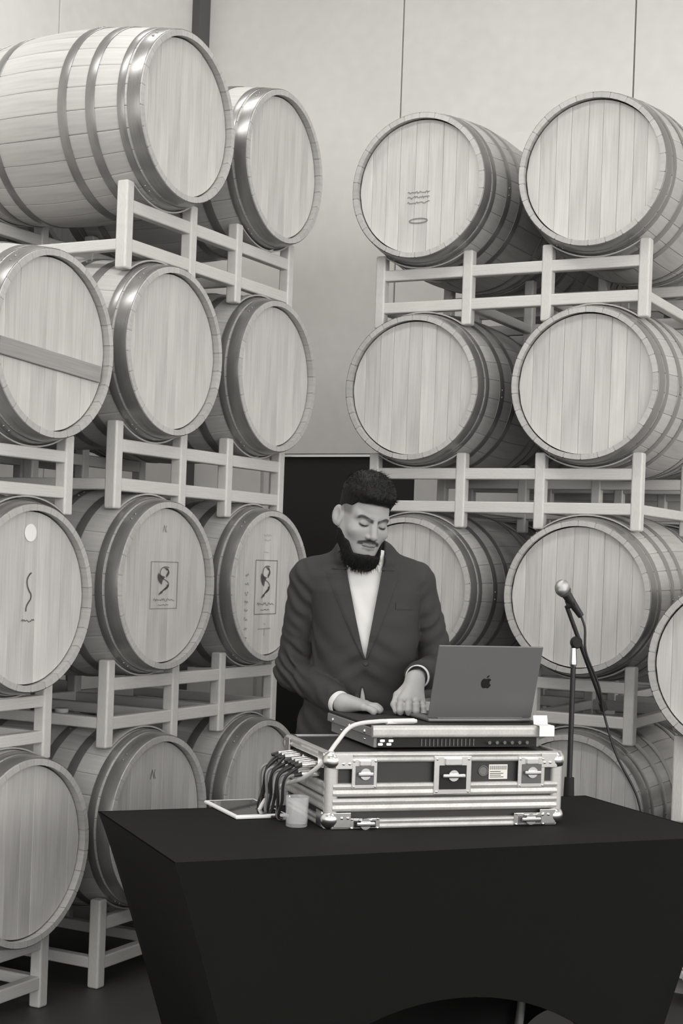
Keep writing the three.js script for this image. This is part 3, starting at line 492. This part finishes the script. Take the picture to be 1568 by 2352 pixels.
// ------------------------------------------------------------------ the man behind the table
function surf(sdf, lo, hi, h) {      // naive surface nets over a box, normals from the field
  const n = [0, 1, 2].map((k) => Math.ceil((hi[k] - lo[k]) / h) + 1), [nx, ny, nz] = n, f = new Float32Array(nx * ny * nz);
  for (let k = 0, q = 0; k < nz; k++) for (let j = 0; j < ny; j++) for (let i = 0; i < nx; i++, q++) f[q] = sdf(lo[0] + i * h, lo[1] + j * h, lo[2] + k * h);
  const id = new Int32Array(nx * ny * nz).fill(-1), pos = [], idx = [], S = [1, nx, nx * ny];
  const C = [0, 1, nx, nx + 1, nx * ny, nx * ny + 1, nx * ny + nx, nx * ny + nx + 1], E = [[0, 1], [2, 3], [4, 5], [6, 7], [0, 2], [1, 3], [4, 6], [5, 7], [0, 4], [1, 5], [2, 6], [3, 7]];
  for (let k = 0; k < nz - 1; k++) for (let j = 0; j < ny - 1; j++) for (let i = 0; i < nx - 1; i++) {
    const q = i + j * nx + k * nx * ny; let m = 0; for (let c = 0; c < 8; c++) if (f[q + C[c]] < 0) m |= 1 << c;
    if (m === 0 || m === 255) continue;
    let x = 0, y = 0, z = 0, w = 0;
    for (const [a, b] of E) { if (((m >> a) & 1) === ((m >> b) & 1)) continue; const t = f[q + C[a]] / (f[q + C[a]] - f[q + C[b]]); x += (a & 1) + ((b & 1) - (a & 1)) * t; y += ((a >> 1) & 1) + (((b >> 1) & 1) - ((a >> 1) & 1)) * t; z += (a >> 2) + ((b >> 2) - (a >> 2)) * t; w++; }
    id[q] = pos.length / 3; pos.push(lo[0] + (i + x / w) * h, lo[1] + (j + y / w) * h, lo[2] + (k + z / w) * h);
  }
  for (let k = 1; k < nz - 1; k++) for (let j = 1; j < ny - 1; j++) for (let i = 1; i < nx - 1; i++) { const q = i + j * nx + k * nx * ny, s = f[q] < 0;
    for (let a = 0; a < 3; a++) { if ((f[q + S[a]] < 0) === s) continue; const u = S[(a + 1) % 3], v = S[(a + 2) % 3], A = id[q], B2 = id[q - u], C2 = id[q - u - v], D = id[q - v]; if (A < 0 || B2 < 0 || C2 < 0 || D < 0) continue; s ? idx.push(A, B2, C2, A, C2, D) : idx.push(A, C2, B2, A, D, C2); } }
  const nor = new Float32Array(pos.length), e = h * 0.6;
  for (let i = 0; i < pos.length; i += 3) { const [x, y, z] = [pos[i], pos[i + 1], pos[i + 2]]; let a = sdf(x + e, y, z) - sdf(x - e, y, z), b = sdf(x, y + e, z) - sdf(x, y - e, z), c = sdf(x, y, z + e) - sdf(x, y, z - e); const l = Math.hypot(a, b, c) || 1; nor[i] = a / l; nor[i + 1] = b / l; nor[i + 2] = c / l; }
  const g = new THREE.BufferGeometry(); g.setAttribute('position', new THREE.Float32BufferAttribute(pos, 3)); g.setAttribute('normal', new THREE.Float32BufferAttribute(nor, 3));
  const uv = new Float32Array(pos.length / 3 * 2); for (let i = 0; i < pos.length / 3; i++) { uv[2 * i] = pos[3 * i] + pos[3 * i + 2] * 0.4; uv[2 * i + 1] = pos[3 * i + 1]; } g.setAttribute('uv', new THREE.BufferAttribute(uv, 2));
  g.setIndex(idx); return g;
}
const smin = (a, b, k) => { const h = Math.max(k - Math.abs(a - b), 0) / k; return Math.min(a, b) - h * h * k * 0.25; };
const smax = (a, b, k) => -smin(-a, -b, k);
const clamp = (x, a = 0, b = 1) => Math.min(b, Math.max(a, x)), lerp = (a, b, t) => a + (b - a) * t, sstep = (a, b, x) => { const t = clamp((x - a) / (b - a)); return t * t * (3 - 2 * t); };
function cap(x, y, z, a, b, r0, r1) { const dx = b[0] - a[0], dy = b[1] - a[1], dz = b[2] - a[2], px = x - a[0], py = y - a[1], pz = z - a[2], t = clamp((px * dx + py * dy + pz * dz) / (dx * dx + dy * dy + dz * dz)); return Math.hypot(px - dx * t, py - dy * t, pz - dz * t) - (r0 + (r1 - r0) * t); }
const ell = (x, y, z, c, r) => { const k = Math.hypot((x - c[0]) / r[0], (y - c[1]) / r[1], (z - c[2]) / r[2]), g = Math.hypot((x - c[0]) / (r[0] * r[0]), (y - c[1]) / (r[1] * r[1]), (z - c[2]) / (r[2] * r[2])); return g < 1e-6 ? -Math.min(...r) : k * (k - 1) / g; };
const table = (rows, y) => { if (y <= rows[0][0]) return rows[0].slice(1); for (let i = 1; i < rows.length; i++) if (y <= rows[i][0]) { const t = sstep(0, 1, (y - rows[i - 1][0]) / (rows[i][0] - rows[i - 1][0])); return rows[i].slice(1).map((v, k) => lerp(rows[i - 1][k + 1], v, lerp((y - rows[i - 1][0]) / (rows[i][0] - rows[i - 1][0]), t, 0.5))); } return rows[rows.length - 1].slice(1); };
// joints; x to the photo's right, y up, z towards the camera
const SL = [-0.160, 1.430, 0.02], EL = [-0.203, 1.135, 0.0], WL = [-0.054, 1.058, 0.238], SR = [0.180, 1.430, 0.02], ER = [0.270, 1.155, -0.01], WR = [0.190, 1.148, 0.262];
// half width, half depth, centre x, centre z of the trunk at each height
const TRUNK = [[0.86, 0.205, 0.140, 0.018, 0.035], [0.95, 0.208, 0.142, 0.020, 0.040], [1.08, 0.182, 0.140, 0.024, 0.050], [1.18, 0.168, 0.137, 0.026, 0.052], [1.30, 0.174, 0.136, 0.025, 0.047], [1.40, 0.184, 0.126, 0.023, 0.040], [1.45, 0.165, 0.108, 0.022, 0.036], [1.49, 0.115, 0.088, 0.021, 0.038], [1.53, 0.074, 0.070, 0.020, 0.044], [1.58, 0.050, 0.052, 0.020, 0.048]];
const trunk = (x, y, z) => { const [a, b, cx, cz] = table(TRUNK, y), u = Math.abs(x - cx) / a, v = Math.abs(z - cz) / b; return (Math.pow(Math.pow(u, 2.3) + Math.pow(v, 2.3), 1 / 2.3) - 1) * Math.min(a, b); };
const yoke = (x, y, z) => smin(cap(x, y, z, [-0.04, 1.508, 0.025], [SL[0] + 0.01, 1.447, 0.02], 0.042, 0.053), cap(x, y, z, [0.075, 1.510, 0.025], [SR[0] - 0.005, 1.445, 0.02], 0.042, 0.053), 0.02);
const fold = (x, y, z, s) => Math.sin((y * 150 + x * 95 * s + z * 60) + 2.6 * noise.noise(x * 13, y * 13, z * 13)) * (0.25 + 0.9 * noise.noise(x * 9 + 3, y * 9, z * 9));
const sleeve = (x, y, z, S, Eb, Wr, s) => {
  const up = cap(x, y, z, S, Eb, 0.068, 0.058), lo = cap(x, y, z, Eb, Wr, 0.057, 0.046); let d = smin(up, lo, 0.035);
  const near = Math.exp(-((x - Eb[0]) ** 2 + (y - Eb[1] - 0.02) ** 2 + (z - Eb[2] - 0.03) ** 2) / 0.016); d += 0.010 * near * fold(x, y, z, s) + 0.0058 * fold(x * 0.8, y * 0.7, z, s);
  const ex = Wr[0] - Eb[0], ey = Wr[1] - Eb[1], ez = Wr[2] - Eb[2], l = Math.hypot(ex, ey, ez); return smax(d, ((x - Wr[0]) * ex + (y - Wr[1]) * ey + (z - Wr[2]) * ez) / l, 0.006); };
// the opening of the jacket: left and right edge at a height
const vOpen = (y) => { const t = clamp((y - 1.193) / (1.505 - 1.193)); return [lerp(0.0245, -0.050, Math.pow(t, 0.92)), lerp(0.0265, 0.076, Math.pow(t, 1.05))]; };
const wedge = (x, y, z) => { if (z < 0.03) return 1; if (y > 1.19) { const [a, b] = vOpen(y); return Math.max(a - x, x - b); } if (y < 1.105) { const t = (1.105 - y); return Math.max(0.018 - t * 0.09 - x, x - (0.022 + t * 0.20)); } return 1; };
const jacketSolid = (x, y, z) => {
  let d = trunk(x, y, z); d += 0.005 * fold(x * 0.5, y * 0.45, z, 1) * sstep(1.36, 1.2, y);
  const pull = Math.exp(-((y - 1.18) ** 2) / 0.004) * Math.exp(-((x - 0.025) ** 2) / 0.006) * (z > 0 ? 1 : 0); d += 0.004 * pull * Math.sin((Math.abs(x - 0.025) * 60 + (y - 1.18) * 95));
  d = smin(d, yoke(x, y, z), 0.03);
  const arms = Math.min(sleeve(x, y, z, SL, EL, WL, 1), sleeve(x, y, z, SR, ER, WR, -1)), k = lerp(0.004, 0.045, sstep(1.36, 1.45, y));
  return smin(d, arms, k); };
const nape = (x, y, z) => Math.min(cap(x, y, z, [-0.056, 1.505, 0.115], [-0.062, 1.545, 0.045], 0.012, 0.015), cap(x, y, z, [-0.062, 1.545, 0.045], [-0.035, 1.560, -0.018], 0.015, 0.016), cap(x, y, z, [-0.035, 1.560, -0.018], [0.068, 1.556, -0.018], 0.015, 0.014), cap(x, y, z, [0.068, 1.556, -0.018], [0.090, 1.535, 0.045], 0.014, 0.012), cap(x, y, z, [0.090, 1.535, 0.045], [0.083, 1.500, 0.110], 0.012, 0.009));
const jacketF = (x, y, z) => { let d = smin(jacketSolid(x, y, z), nape(x, y, z), 0.04); d = smax(d, -wedge(x, y, z), 0.003); d = Math.max(d, 0.875 + 0.03 * sstep(0.1, 0.0, Math.abs(x - 0.02)) - y); return d; };
const shirtF = (x, y, z) => { let d = trunk(x, y, z) + 0.011 + 0.0018 * fold(x * 0.9, y * 0.5, z, 1); d = smin(d, cap(x, y, z, [0.018, 1.47, 0.045], [0.021, 1.522, 0.068], 0.066, 0.061), 0.02); return Math.max(d, 0.93 - y, y - 1.535 - (z - 0.05) * 0.1); };
const PX = 0.06, PZ = -5.0;
const man = thing('person', 'bearded man in a dark suit and white shirt, head bowed, hands on the gear', 'person', [PX, 0, PZ]);
// --- head, in its own frame: y up, z out of the face
const HM = new THREE.Matrix4().compose(new THREE.Vector3(0.006, 1.636, 0.165), new THREE.Quaternion().setFromEuler(new THREE.Euler(0.25, 0.40, -0.12, 'YXZ')), new THREE.Vector3(1, 1, 1)), HI = HM.clone().invert();
const skull = (x, y, z) => smin(ell(x, y, z, [0, 0.032, -0.014], [0.0755, 0.094, 0.095]), ell(x, y, z, [0, -0.040, 0.020], [0.0635, 0.082, 0.070]), 0.035);
const NECK = new THREE.Vector3(0.016, 1.468, 0.048).applyMatrix4(HI).toArray();      // foot of the neck, between the collar
const headF = (x, y, z) => {
  const X = Math.abs(x); let d = skull(x, y, z);
  d = smin(d, ell(x, y, z, [0, -0.098, 0.052], [0.036, 0.028, 0.034]), 0.03);                               // chin
  d = smin(d, cap(X, y, z, [0.0, -0.075, 0.045], [0.054, -0.052, 0.0], 0.024, 0.020), 0.03);             // jaw
  d = smin(d, cap(X, y, z, [0.006, 0.022, 0.078], [0.046, 0.020, 0.060], 0.011, 0.010), 0.016);        // brow
  d = smin(d, ell(X, y, z, [0.042, -0.030, 0.054], [0.025, 0.020, 0.022]), 0.02);                       // cheek
  d = smax(d, -ell(X, y, z, [0.032, 0.000, 0.094], [0.018, 0.013, 0.017]), 0.012);                      // eye socket
  d = smin(d, ell(X, y, z, [0.0315, -0.003, 0.0725], [0.0145, 0.0125, 0.0125]), 0.004);                  // lowered lid
  d = smin(d, cap(x, y, z, [0, 0.008, 0.083], [0, -0.036, 0.104], 0.0075, 0.0115), 0.012);               // nose
  d = smin(d, ell(X, y, z, [0.0125, -0.040, 0.091], [0.0085, 0.0075, 0.011]), 0.006);
  d = smax(d, -ell(X, y, z, [0.0075, -0.0475, 0.099], [0.0038, 0.004, 0.005]), 0.003);
  d = smin(d, cap(X, y, z, [0.0, -0.0665, 0.0885], [0.022, -0.0695, 0.0755], 0.0058, 0.0035), 0.006);    // lips
  d = smin(d, cap(X, y, z, [0.0, -0.0765, 0.0865], [0.018, -0.0735, 0.0765], 0.0066, 0.0038), 0.006);
  d = smax(d, -cap(X, y, z, [0.0, -0.0715, 0.0955], [0.022, -0.0715, 0.083], 0.0016, 0.0012), 0.003);
  const ex = X - 0.077, ey = y + 0.004, ez = z + 0.014, er = ey * 0.96 - ez * 0.25, ef = ez * 0.96 + ey * 0.25; // ear, swept back
  let e = ell(ex - 0.008 + ef * 0.5, er, ef, [0, 0, 0], [0.0075, 0.033, 0.019]); e = smin(e, ell(ex - 0.003, er + 0.025, ef, [0, 0, 0.003], [0.007, 0.011, 0.009]), 0.006);
  e = smax(e, -ell(ex - 0.018 + ef * 0.5, er - 0.003, ef, [0, 0, 0.003], [0.009, 0.020, 0.010]), 0.004);
  d = smin(d, e, 0.006);
  return smin(d, cap(x, y, z, [0, -0.05, -0.022], NECK, 0.053, 0.056), 0.03); };
const SKIN = [0.315, 0.311, 0.305];
function paint(g, fn) { const p = g.attributes.position, c = new Float32Array(p.count * 3); for (let i = 0; i < p.count; i++) { const v = fn(p.getX(i), p.getY(i), p.getZ(i)); c.set(v, i * 3); } g.setAttribute('color', new THREE.BufferAttribute(c, 3)); return g; }
const headG = paint(surf(headF, [-0.115, -0.20, -0.135], [0.115, 0.145, 0.135], 0.0027), (x, y, z) => {
  const X = Math.abs(x); let k = 1 + 0.04 * noise.noise(x * 60, y * 60, z * 60);
  const dark = (v, a) => { k = lerp(k, v, clamp(a)); };
  const arch = 0.0095 + 0.0095 * sstep(0.010, 0.040, X) - 0.006 * sstep(0.042, 0.058, X);
  if (z > 0.03) { dark(0.10, sstep(0.0076, 0.0038, Math.abs(y - arch)) * sstep(0.004, 0.010, X) * sstep(0.058, 0.050, X));                      // brows
    const lash = -0.0085 + 0.004 * ((X - 0.0315) / 0.0145) ** 2; dark(0.07, sstep(0.0046, 0.0018, Math.abs(y - lash)) * sstep(0.0172, 0.013, Math.abs(X - 0.0315)));
    dark(0.72, 0.7 * sstep(0.0125, 0.0075, Math.abs(y - 0.006)) * sstep(0.019, 0.011, Math.abs(X - 0.030)));
    dark(0.09, sstep(-0.0675, -0.0645, y + 0.08 * X) * sstep(-0.0450, -0.0490, y + 0.40 * Math.max(0, X - 0.008)) * sstep(0.041, 0.034, X));                               // moustache
    dark(0.14, sstep(0.004, 0.002, Math.abs(X - 0.031 - (y + 0.066) * -0.1)) * sstep(-0.056, -0.064, y) * sstep(-0.092, -0.08, y) * 0.0);
    dark(0.66, sstep(0.0125, 0.008, Math.abs(y + 0.0715)) * sstep(0.025, 0.02, X)); dark(0.22, sstep(0.0022, 0.001, Math.abs(y + 0.0715)) * sstep(0.024, 0.020, X)); }
  dark(0.30, 0.8 * sstep(0.004, 0.02, y) * sstep(0.052, 0.063, X) * sstep(0.05, 0.03, z) * (X > 0.083 ? 0 : 1));                               // clipped sides
  dark(0.16, sstep(-0.0, 0.03, y) * sstep(-0.02, -0.05, z));
  return SKIN.map((s) => s * k); });
headG.applyMatrix4(HM);
// --- hands: wrist, knuckles, fingers and thumb on a grid of their own
function handF(wr, kn, fingers, thumb, rPalm) { return (x, y, z) => {
  let d = cap(x, y, z, wr[0], wr[1], 0.027, 0.025);
  for (const k of kn) d = smin(d, cap(x, y, z, wr[1], k, 0.0215, 0.0118), 0.018);
  for (const f of fingers) { let e = 1; for (let i = 0; i + 1 < f.p.length; i++) e = smin(e, cap(x, y, z, f.p[i], f.p[i + 1], f.r * (1 - 0.07 * i), f.r * (1 - 0.07 * (i + 1))), 0.010); d = smin(d, e, 0.005); }
  let t = 1; for (let i = 0; i + 1 < thumb.length; i++) t = smin(t, cap(x, y, z, thumb[i], thumb[i + 1], [0.0155, 0.0118, 0.0102][i], [0.0118, 0.0102, 0.0085][i]), 0.006); return smin(d, t, 0.008); }; }
const DY = 0.014;
const rx = [0.138, 0.1605, 0.1825, 0.2025], ry = [1.082, 1.085, 1.081, 1.073], rz = [0.334, 0.338, 0.334, 0.326], rl = [0.96, 1.05, 1.0, 0.84];
const rightHand = handF([[0.189, 1.152, 0.235], [0.180, 1.137, 0.280]], rx.map((x, i) => [x, ry[i], rz[i]]), rx.map((x, i) => ({ r: [0.0106, 0.0107, 0.0102, 0.0092][i], p: [[x, ry[i], rz[i]], [x - 0.003 + i * 0.0015, ry[i] - 0.014, rz[i] + 0.034 * rl[i]], [x - 0.004 + i * 0.002, ry[i] - 0.030, rz[i] + 0.043 * rl[i]], [x - 0.003 + i * 0.002, 1.045, rz[i] + 0.040 * rl[i]]] })), [[0.158, 1.120, 0.290], [0.126, 1.093, 0.312], [0.116, 1.066, 0.332], [0.122, 1.047, 0.350]]);
const lz = [0.276, 0.299, 0.321, 0.341], lx = [0.022, 0.031, 0.030, 0.022], ly = [1.056, 1.060, 1.059, 1.055], ll = [0.95, 1.05, 1.0, 0.82];
const leftHand = handF([[-0.064, 1.060, 0.232], [-0.038, 1.0575, 0.264]], lz.map((z, i) => [lx[i], ly[i], z]), lz.map((z, i) => ({ r: [0.0106, 0.0107, 0.0102, 0.0092][i], p: [[lx[i], ly[i], z], [lx[i] + 0.030 * ll[i], ly[i] - 0.006, z + 0.004], [lx[i] + 0.040 * ll[i], ly[i] - 0.013, z + 0.006], [lx[i] + 0.043 * ll[i], 1.0445, z + 0.006]] })), [[-0.018, 1.055, 0.262], [0.014, 1.050, 0.248], [0.040, 1.047, 0.246], [0.060, 1.045, 0.252]]);
const skinFn = (x, y, z) => { const k = 1 + 0.05 * noise.noise(x * 70, y * 70, z * 70); return SKIN.map((s) => s * 1.2 * k); };
const handG = paint(surf(rightHand, [0.085, 1.02, 0.19], [0.245, 1.20, 0.405], 0.0028), skinFn), handG2 = paint(surf(leftHand, [-0.11, 1.02, 0.185], [0.125, 1.105, 0.375], 0.0028), skinFn);
const LEGS = [[[-0.075, 0.90, 0.02], [-0.095, 0.50, 0.03], [-0.105, 0.09, -0.01]], [[0.115, 0.90, 0.02], [0.135, 0.50, 0.03], [0.145, 0.09, -0.01]]];
const bodyF = (x, y, z) => { let d = Math.max(trunk(x, y, z) + 0.03, 0.9 - y); for (const [S, E2, R] of [[SL, EL, WL], [SR, ER, WR]]) d = smin(d, smin(cap(x, y, z, S, E2, 0.045, 0.036), cap(x, y, z, E2, R, 0.036, 0.026), 0.02), 0.03); for (const l of LEGS) d = smin(d, smin(cap(x, y, z, l[0], l[1], 0.075, 0.05), cap(x, y, z, l[1], l[2], 0.05, 0.035), 0.02), 0.03); return d; };
const bodyG = paint(surf(bodyF, [-0.32, 0.03, -0.16], [0.36, 1.62, 0.31], 0.013), skinFn);
const fix = (g) => { const q = g.toNonIndexed(); return q; };
part('body', mergeGeometries([headG, handG, handG2, bodyG].map(fix)), M.skin, man);
// --- hair and beard
const theta = (x, z) => Math.atan2(Math.abs(x), z + 0.012);
const strands = (x, y, z) => 0.0016 * noise.noise(x * 210, y * 60, z * 210) + 0.0022 * noise.noise(x * 80, y * 40, z * 80);
const hairF = (x, y, z) => { const t = theta(x, z), up = sstep(0.035, 0.10, y), th = lerp(0.0025, 0.030, up) * lerp(1, 0.55, sstep(0.04, 0.075, Math.abs(x))) * lerp(1, 0.85, sstep(0.02, -0.08, z)) + 0.010 * up * sstep(0.0, 0.07, z); let d = ell(x, y, z, [0, 0.032, -0.014], [0.0755, 0.094, 0.095]) - th + strands(x, y, z) * (0.4 + up);
  const line = lerp(lerp(0.064, 0.058, sstep(0.2, 0.6, t)), 0.026, sstep(0.70, 1.05, t)) - 0.05 * sstep(1.6, 2.3, t) + 0.012 * sstep(0.75, 1.05, t) * sstep(1.7, 1.3, t); return smax(d, line + 0.002 * noise.noise(x * 90, 3, z * 90) - y, 0.006); };
const beardF = (x, y, z) => { const X = Math.abs(x), t = theta(x, z); let d = smin(headF(x, y, z) - lerp(0.0025, 0.011, sstep(-0.05, -0.10, y)), ell(x, y, z, [0, -0.120, 0.044], [0.050, 0.036, 0.046]), 0.03); d += strands(x * 1.2, y, z * 1.2) * 0.9;
  const line = t < 0.42 ? lerp(-0.096, -0.100, t / 0.42) + 0.030 * sstep(0.014, 0.006, X) * 0.0 : lerp(lerp(-0.100, -0.066, sstep(0.42, 0.80, t)), 0.012, sstep(0.85, 1.30, t)) - 0.052 * sstep(0.85, 1.30, t);
  d = smax(d, y - line - 0.0025 * noise.noise(x * 120, 1, z * 120), 0.006); d = smax(d, t - 1.50, 0.01); d = smax(d, -(z + 0.012), 0.006); return smax(d, -(y + 0.168), 0.01); };
const hairG = surf(hairF, [-0.12, -0.03, -0.15], [0.12, 0.18, 0.14], 0.003); const tuft = () => wisps(hairG, 1400, (x, y) => y > 0.07, (P, N) => { const t = 0.9 + 0.3 * Math.sin(P[0] * 60), k = t * N[2]; return [N[0] * (0.35 - k) + 0.3 * Math.sin(P[1] * 90), N[1] * (0.35 - k), t + N[2] * (0.35 - k)]; }, 0.013);
function wisps(g, n, pick, grow, len) {      // short tapering hairs that break up the outline
  const p = g.attributes.position, q = g.attributes.normal, out = []; seed = 991;
  for (let k = 0, tries = 0; k < n && tries < n * 40; tries++) { const i = Math.floor(rnd() * p.count), P = [p.getX(i), p.getY(i), p.getZ(i)]; if (!pick(...P)) continue; k++;
    const N = [q.getX(i), q.getY(i), q.getZ(i)], d = grow(P, N), l = len * (0.6 + 0.8 * rnd()), j = () => (rnd() - 0.5) * 0.5;
    out.push(rod(P.map((v, a) => v - N[a] * 0.001), P.map((v, a) => v + (d[a] + j()) * l), 0.0007, 0.00015, 4)); }
  return join(out); }
const beardG = surf(beardF, [-0.10, -0.19, -0.05], [0.10, 0.04, 0.125], 0.0027); const fringe = wisps(beardG, 800, (x, y) => y < -0.105, (P, N) => [N[0] * 0.5, -0.8 + N[1] * 0.3, N[2] * 0.5], 0.011); fringe.applyMatrix4(HM);
beardG.applyMatrix4(HM); const crown = tuft(); crown.applyMatrix4(HM); hairG.applyMatrix4(HM); const hair = part('hair', hairG, M.hair, man, 'dark hair, cropped at the sides'); part('hair_strands', crown, M.hair, hair).userData.kind = 'stuff';
const beard = part('beard', beardG, M.beard, man, 'full dark beard'); part('beard_hairs', fringe, M.beard, beard).userData.kind = 'stuff';
// --- clothes
const jacket = part('jacket', surf(jacketF, [-0.315, 0.84, -0.17], [0.365, 1.60, 0.31], 0.0062), M.jacket, man, 'dark single-breasted suit jacket');
const shirt = part('shirt', surf(shirtF, [-0.22, 0.90, -0.12], [0.27, 1.57, 0.22], 0.0075), M.shirt, man, 'white shirt without a tie');
const frontZ = (x, y) => { let a = 0.33, b = 0.02; for (let i = 0; i < 26; i++) { const m = (a + b) / 2; jacketSolid(x, y, m) > 0 ? a = m : b = m; } return b; };
function sheet(rows, off, th, cols = 10) {   // a thin cloth piece laid over the jacket front; rows of [y, x inner, x outer]
  const pos = [], uv = [], idx = [], R = rows.length;
  for (const s of [off + th, off - 0.004]) rows.forEach(([y, xa, xb]) => { for (let c = 0; c <= cols; c++) { const x = lerp(xa, xb, c / cols), roll = s > off ? 0.0018 * sstep(1, 0.8, c / cols) : 0; pos.push(x, y, frontZ(x, y) + s + roll - (s > off ? 0.0018 : 0)); uv.push(x, y); } });
  const q = (s, r, c) => s * R * (cols + 1) + r * (cols + 1) + c;
  const quad = (a, b, c, d) => idx.push(a, b, c, a, c, d);
  for (let r = 0; r + 1 < R; r++) { for (let c = 0; c < cols; c++) { quad(q(0, r, c), q(0, r, c + 1), q(0, r + 1, c + 1), q(0, r + 1, c)); quad(q(1, r, c), q(1, r + 1, c), q(1, r + 1, c + 1), q(1, r, c + 1)); } for (const c of [0, cols]) quad(q(0, r, c), q(0, r + 1, c), q(1, r + 1, c), q(1, r, c)); }
  for (const r of [0, R - 1]) for (let c = 0; c < cols; c++) quad(q(0, r, c), q(1, r, c), q(1, r, c + 1), q(0, r, c + 1));
  const g = new THREE.BufferGeometry(); g.setAttribute('position', new THREE.Float32BufferAttribute(pos, 3)); g.setAttribute('uv', new THREE.Float32BufferAttribute(uv, 2)); g.setIndex(idx); const f = g.toNonIndexed(); f.computeVertexNormals(); return f; }
for (const s of [0, 1]) {
  const rows = []; for (let i = 0; i <= 26; i++) { const y = lerp(1.192, 1.470, i / 26), v = vOpen(y)[s], o = s ? lerp(0.030, 0.128, Math.pow((y - 1.192) / 0.278, 0.88)) : lerp(0.021, -0.112, Math.pow((y - 1.192) / 0.278, 0.90)); rows.push([y, v, o]); }
  part('lapel', sheet(rows, 0.001, 0.0045), M.jacket, jacket);
  const up = []; for (let i = 0; i <= 8; i++) { const y = lerp(1.474, 1.510, i / 8), v = vOpen(y)[s] + (s ? 0.003 : -0.003) * i / 8, o = s ? lerp(0.112, 0.098, i / 8) : lerp(-0.092, -0.074, i / 8); up.push([y, v, o]); }
  part('collar_leaf', sheet(up, 0.001, 0.0045), M.jacket, jacket);
}
const btn = () => join([cyl(0.0085, 0.0085, 0.004, 20).rotateX(Math.PI / 2), at(new THREE.TorusGeometry(0.0072, 0.0016, 8, 20), 0, 0, 0.002)]);
for (const [x, y] of [[0.028, 1.180], [0.004, 1.078]]) part('button', at(btn(), x, y, frontZ(x, y) + 0.003), M.jacketDark, jacket);
{ const r = []; for (let i = 0; i <= 4; i++) r.push([1.352 + 0.022 * i / 4, 0.118, 0.172]); part('breast_pocket', sheet(r.map(([y, a, b]) => [y, a, b]), 0.0, 0.003), M.jacket, jacket); }
function cuffGeo(Eb, Wr, r, len) { const a = new THREE.Vector3(...Wr), d = a.clone().sub(new THREE.Vector3(...Eb)).normalize(), g = new THREE.LatheGeometry([[r - 0.004, -0.03], [r, -0.03], [r, len - 0.002], [r - 0.001, len], [r - 0.003, len], [r - 0.004, len - 0.002], [r - 0.004, -0.03]].map(([x, y]) => new THREE.Vector2(x, y)), 40); g.applyQuaternion(new THREE.Quaternion().setFromUnitVectors(new THREE.Vector3(0, 1, 0), d)); g.translate(a.x, a.y, a.z); return g; }
part('cuff', cuffGeo(EL, WL, 0.0375, 0.022), M.shirt, shirt); part('cuff', cuffGeo(ER, WR, 0.0375, 0.014), M.shirt, shirt);
for (const s of [-1, 1]) { const x0 = 0.014 + s * 0.058; part('shirt_collar', sheet([0, 1, 2, 3, 4, 5].map((i) => { const y = 1.468 + 0.010 * i; return [y, x0 - s * (0.012 + 0.003 * i), x0 - s * (0.010 - 0.004 * i) + s * 0.002 * i]; }), -0.010, 0.004, 6), M.shirt, shirt); }
part('ring', (() => { const g = new THREE.TorusGeometry(0.0098, 0.0014, 8, 24); g.rotateX(1.15); return at(g, 0.1825, 1.0735, 0.352); })(), M.chrome, man, 'ring on the finger');
const trouserF = (x, y, z) => { let d = 1; for (const l of LEGS) d = smin(d, smin(cap(x, y, z, l[0], l[1], 0.096, 0.075), cap(x, y, z, l[1], [l[2][0], 0.06, l[2][2]], 0.075, 0.062), 0.03), 0.03); d = smin(d, ell(x, y, z, [0.02, 0.92, 0.02], [0.185, 0.11, 0.125]), 0.05); return Math.max(d, 0.05 - y); };
part('trousers', surf(trouserF, [-0.25, 0.02, -0.16], [0.30, 1.06, 0.20], 0.012), M.trousers, man, 'black trousers');
for (const l of LEGS) part('shoe', surf((x, y, z) => Math.max(smin(ell(x, y, z, [l[2][0], 0.045, 0.07], [0.046, 0.04, 0.125]), ell(x, y, z, [l[2][0], 0.06, -0.03], [0.042, 0.06, 0.06]), 0.03), 0.001 - y), [l[2][0] - 0.07, -0.008, -0.13], [l[2][0] + 0.07, 0.14, 0.23], 0.007), M.leather, man);
renderer.render(scene, camera);
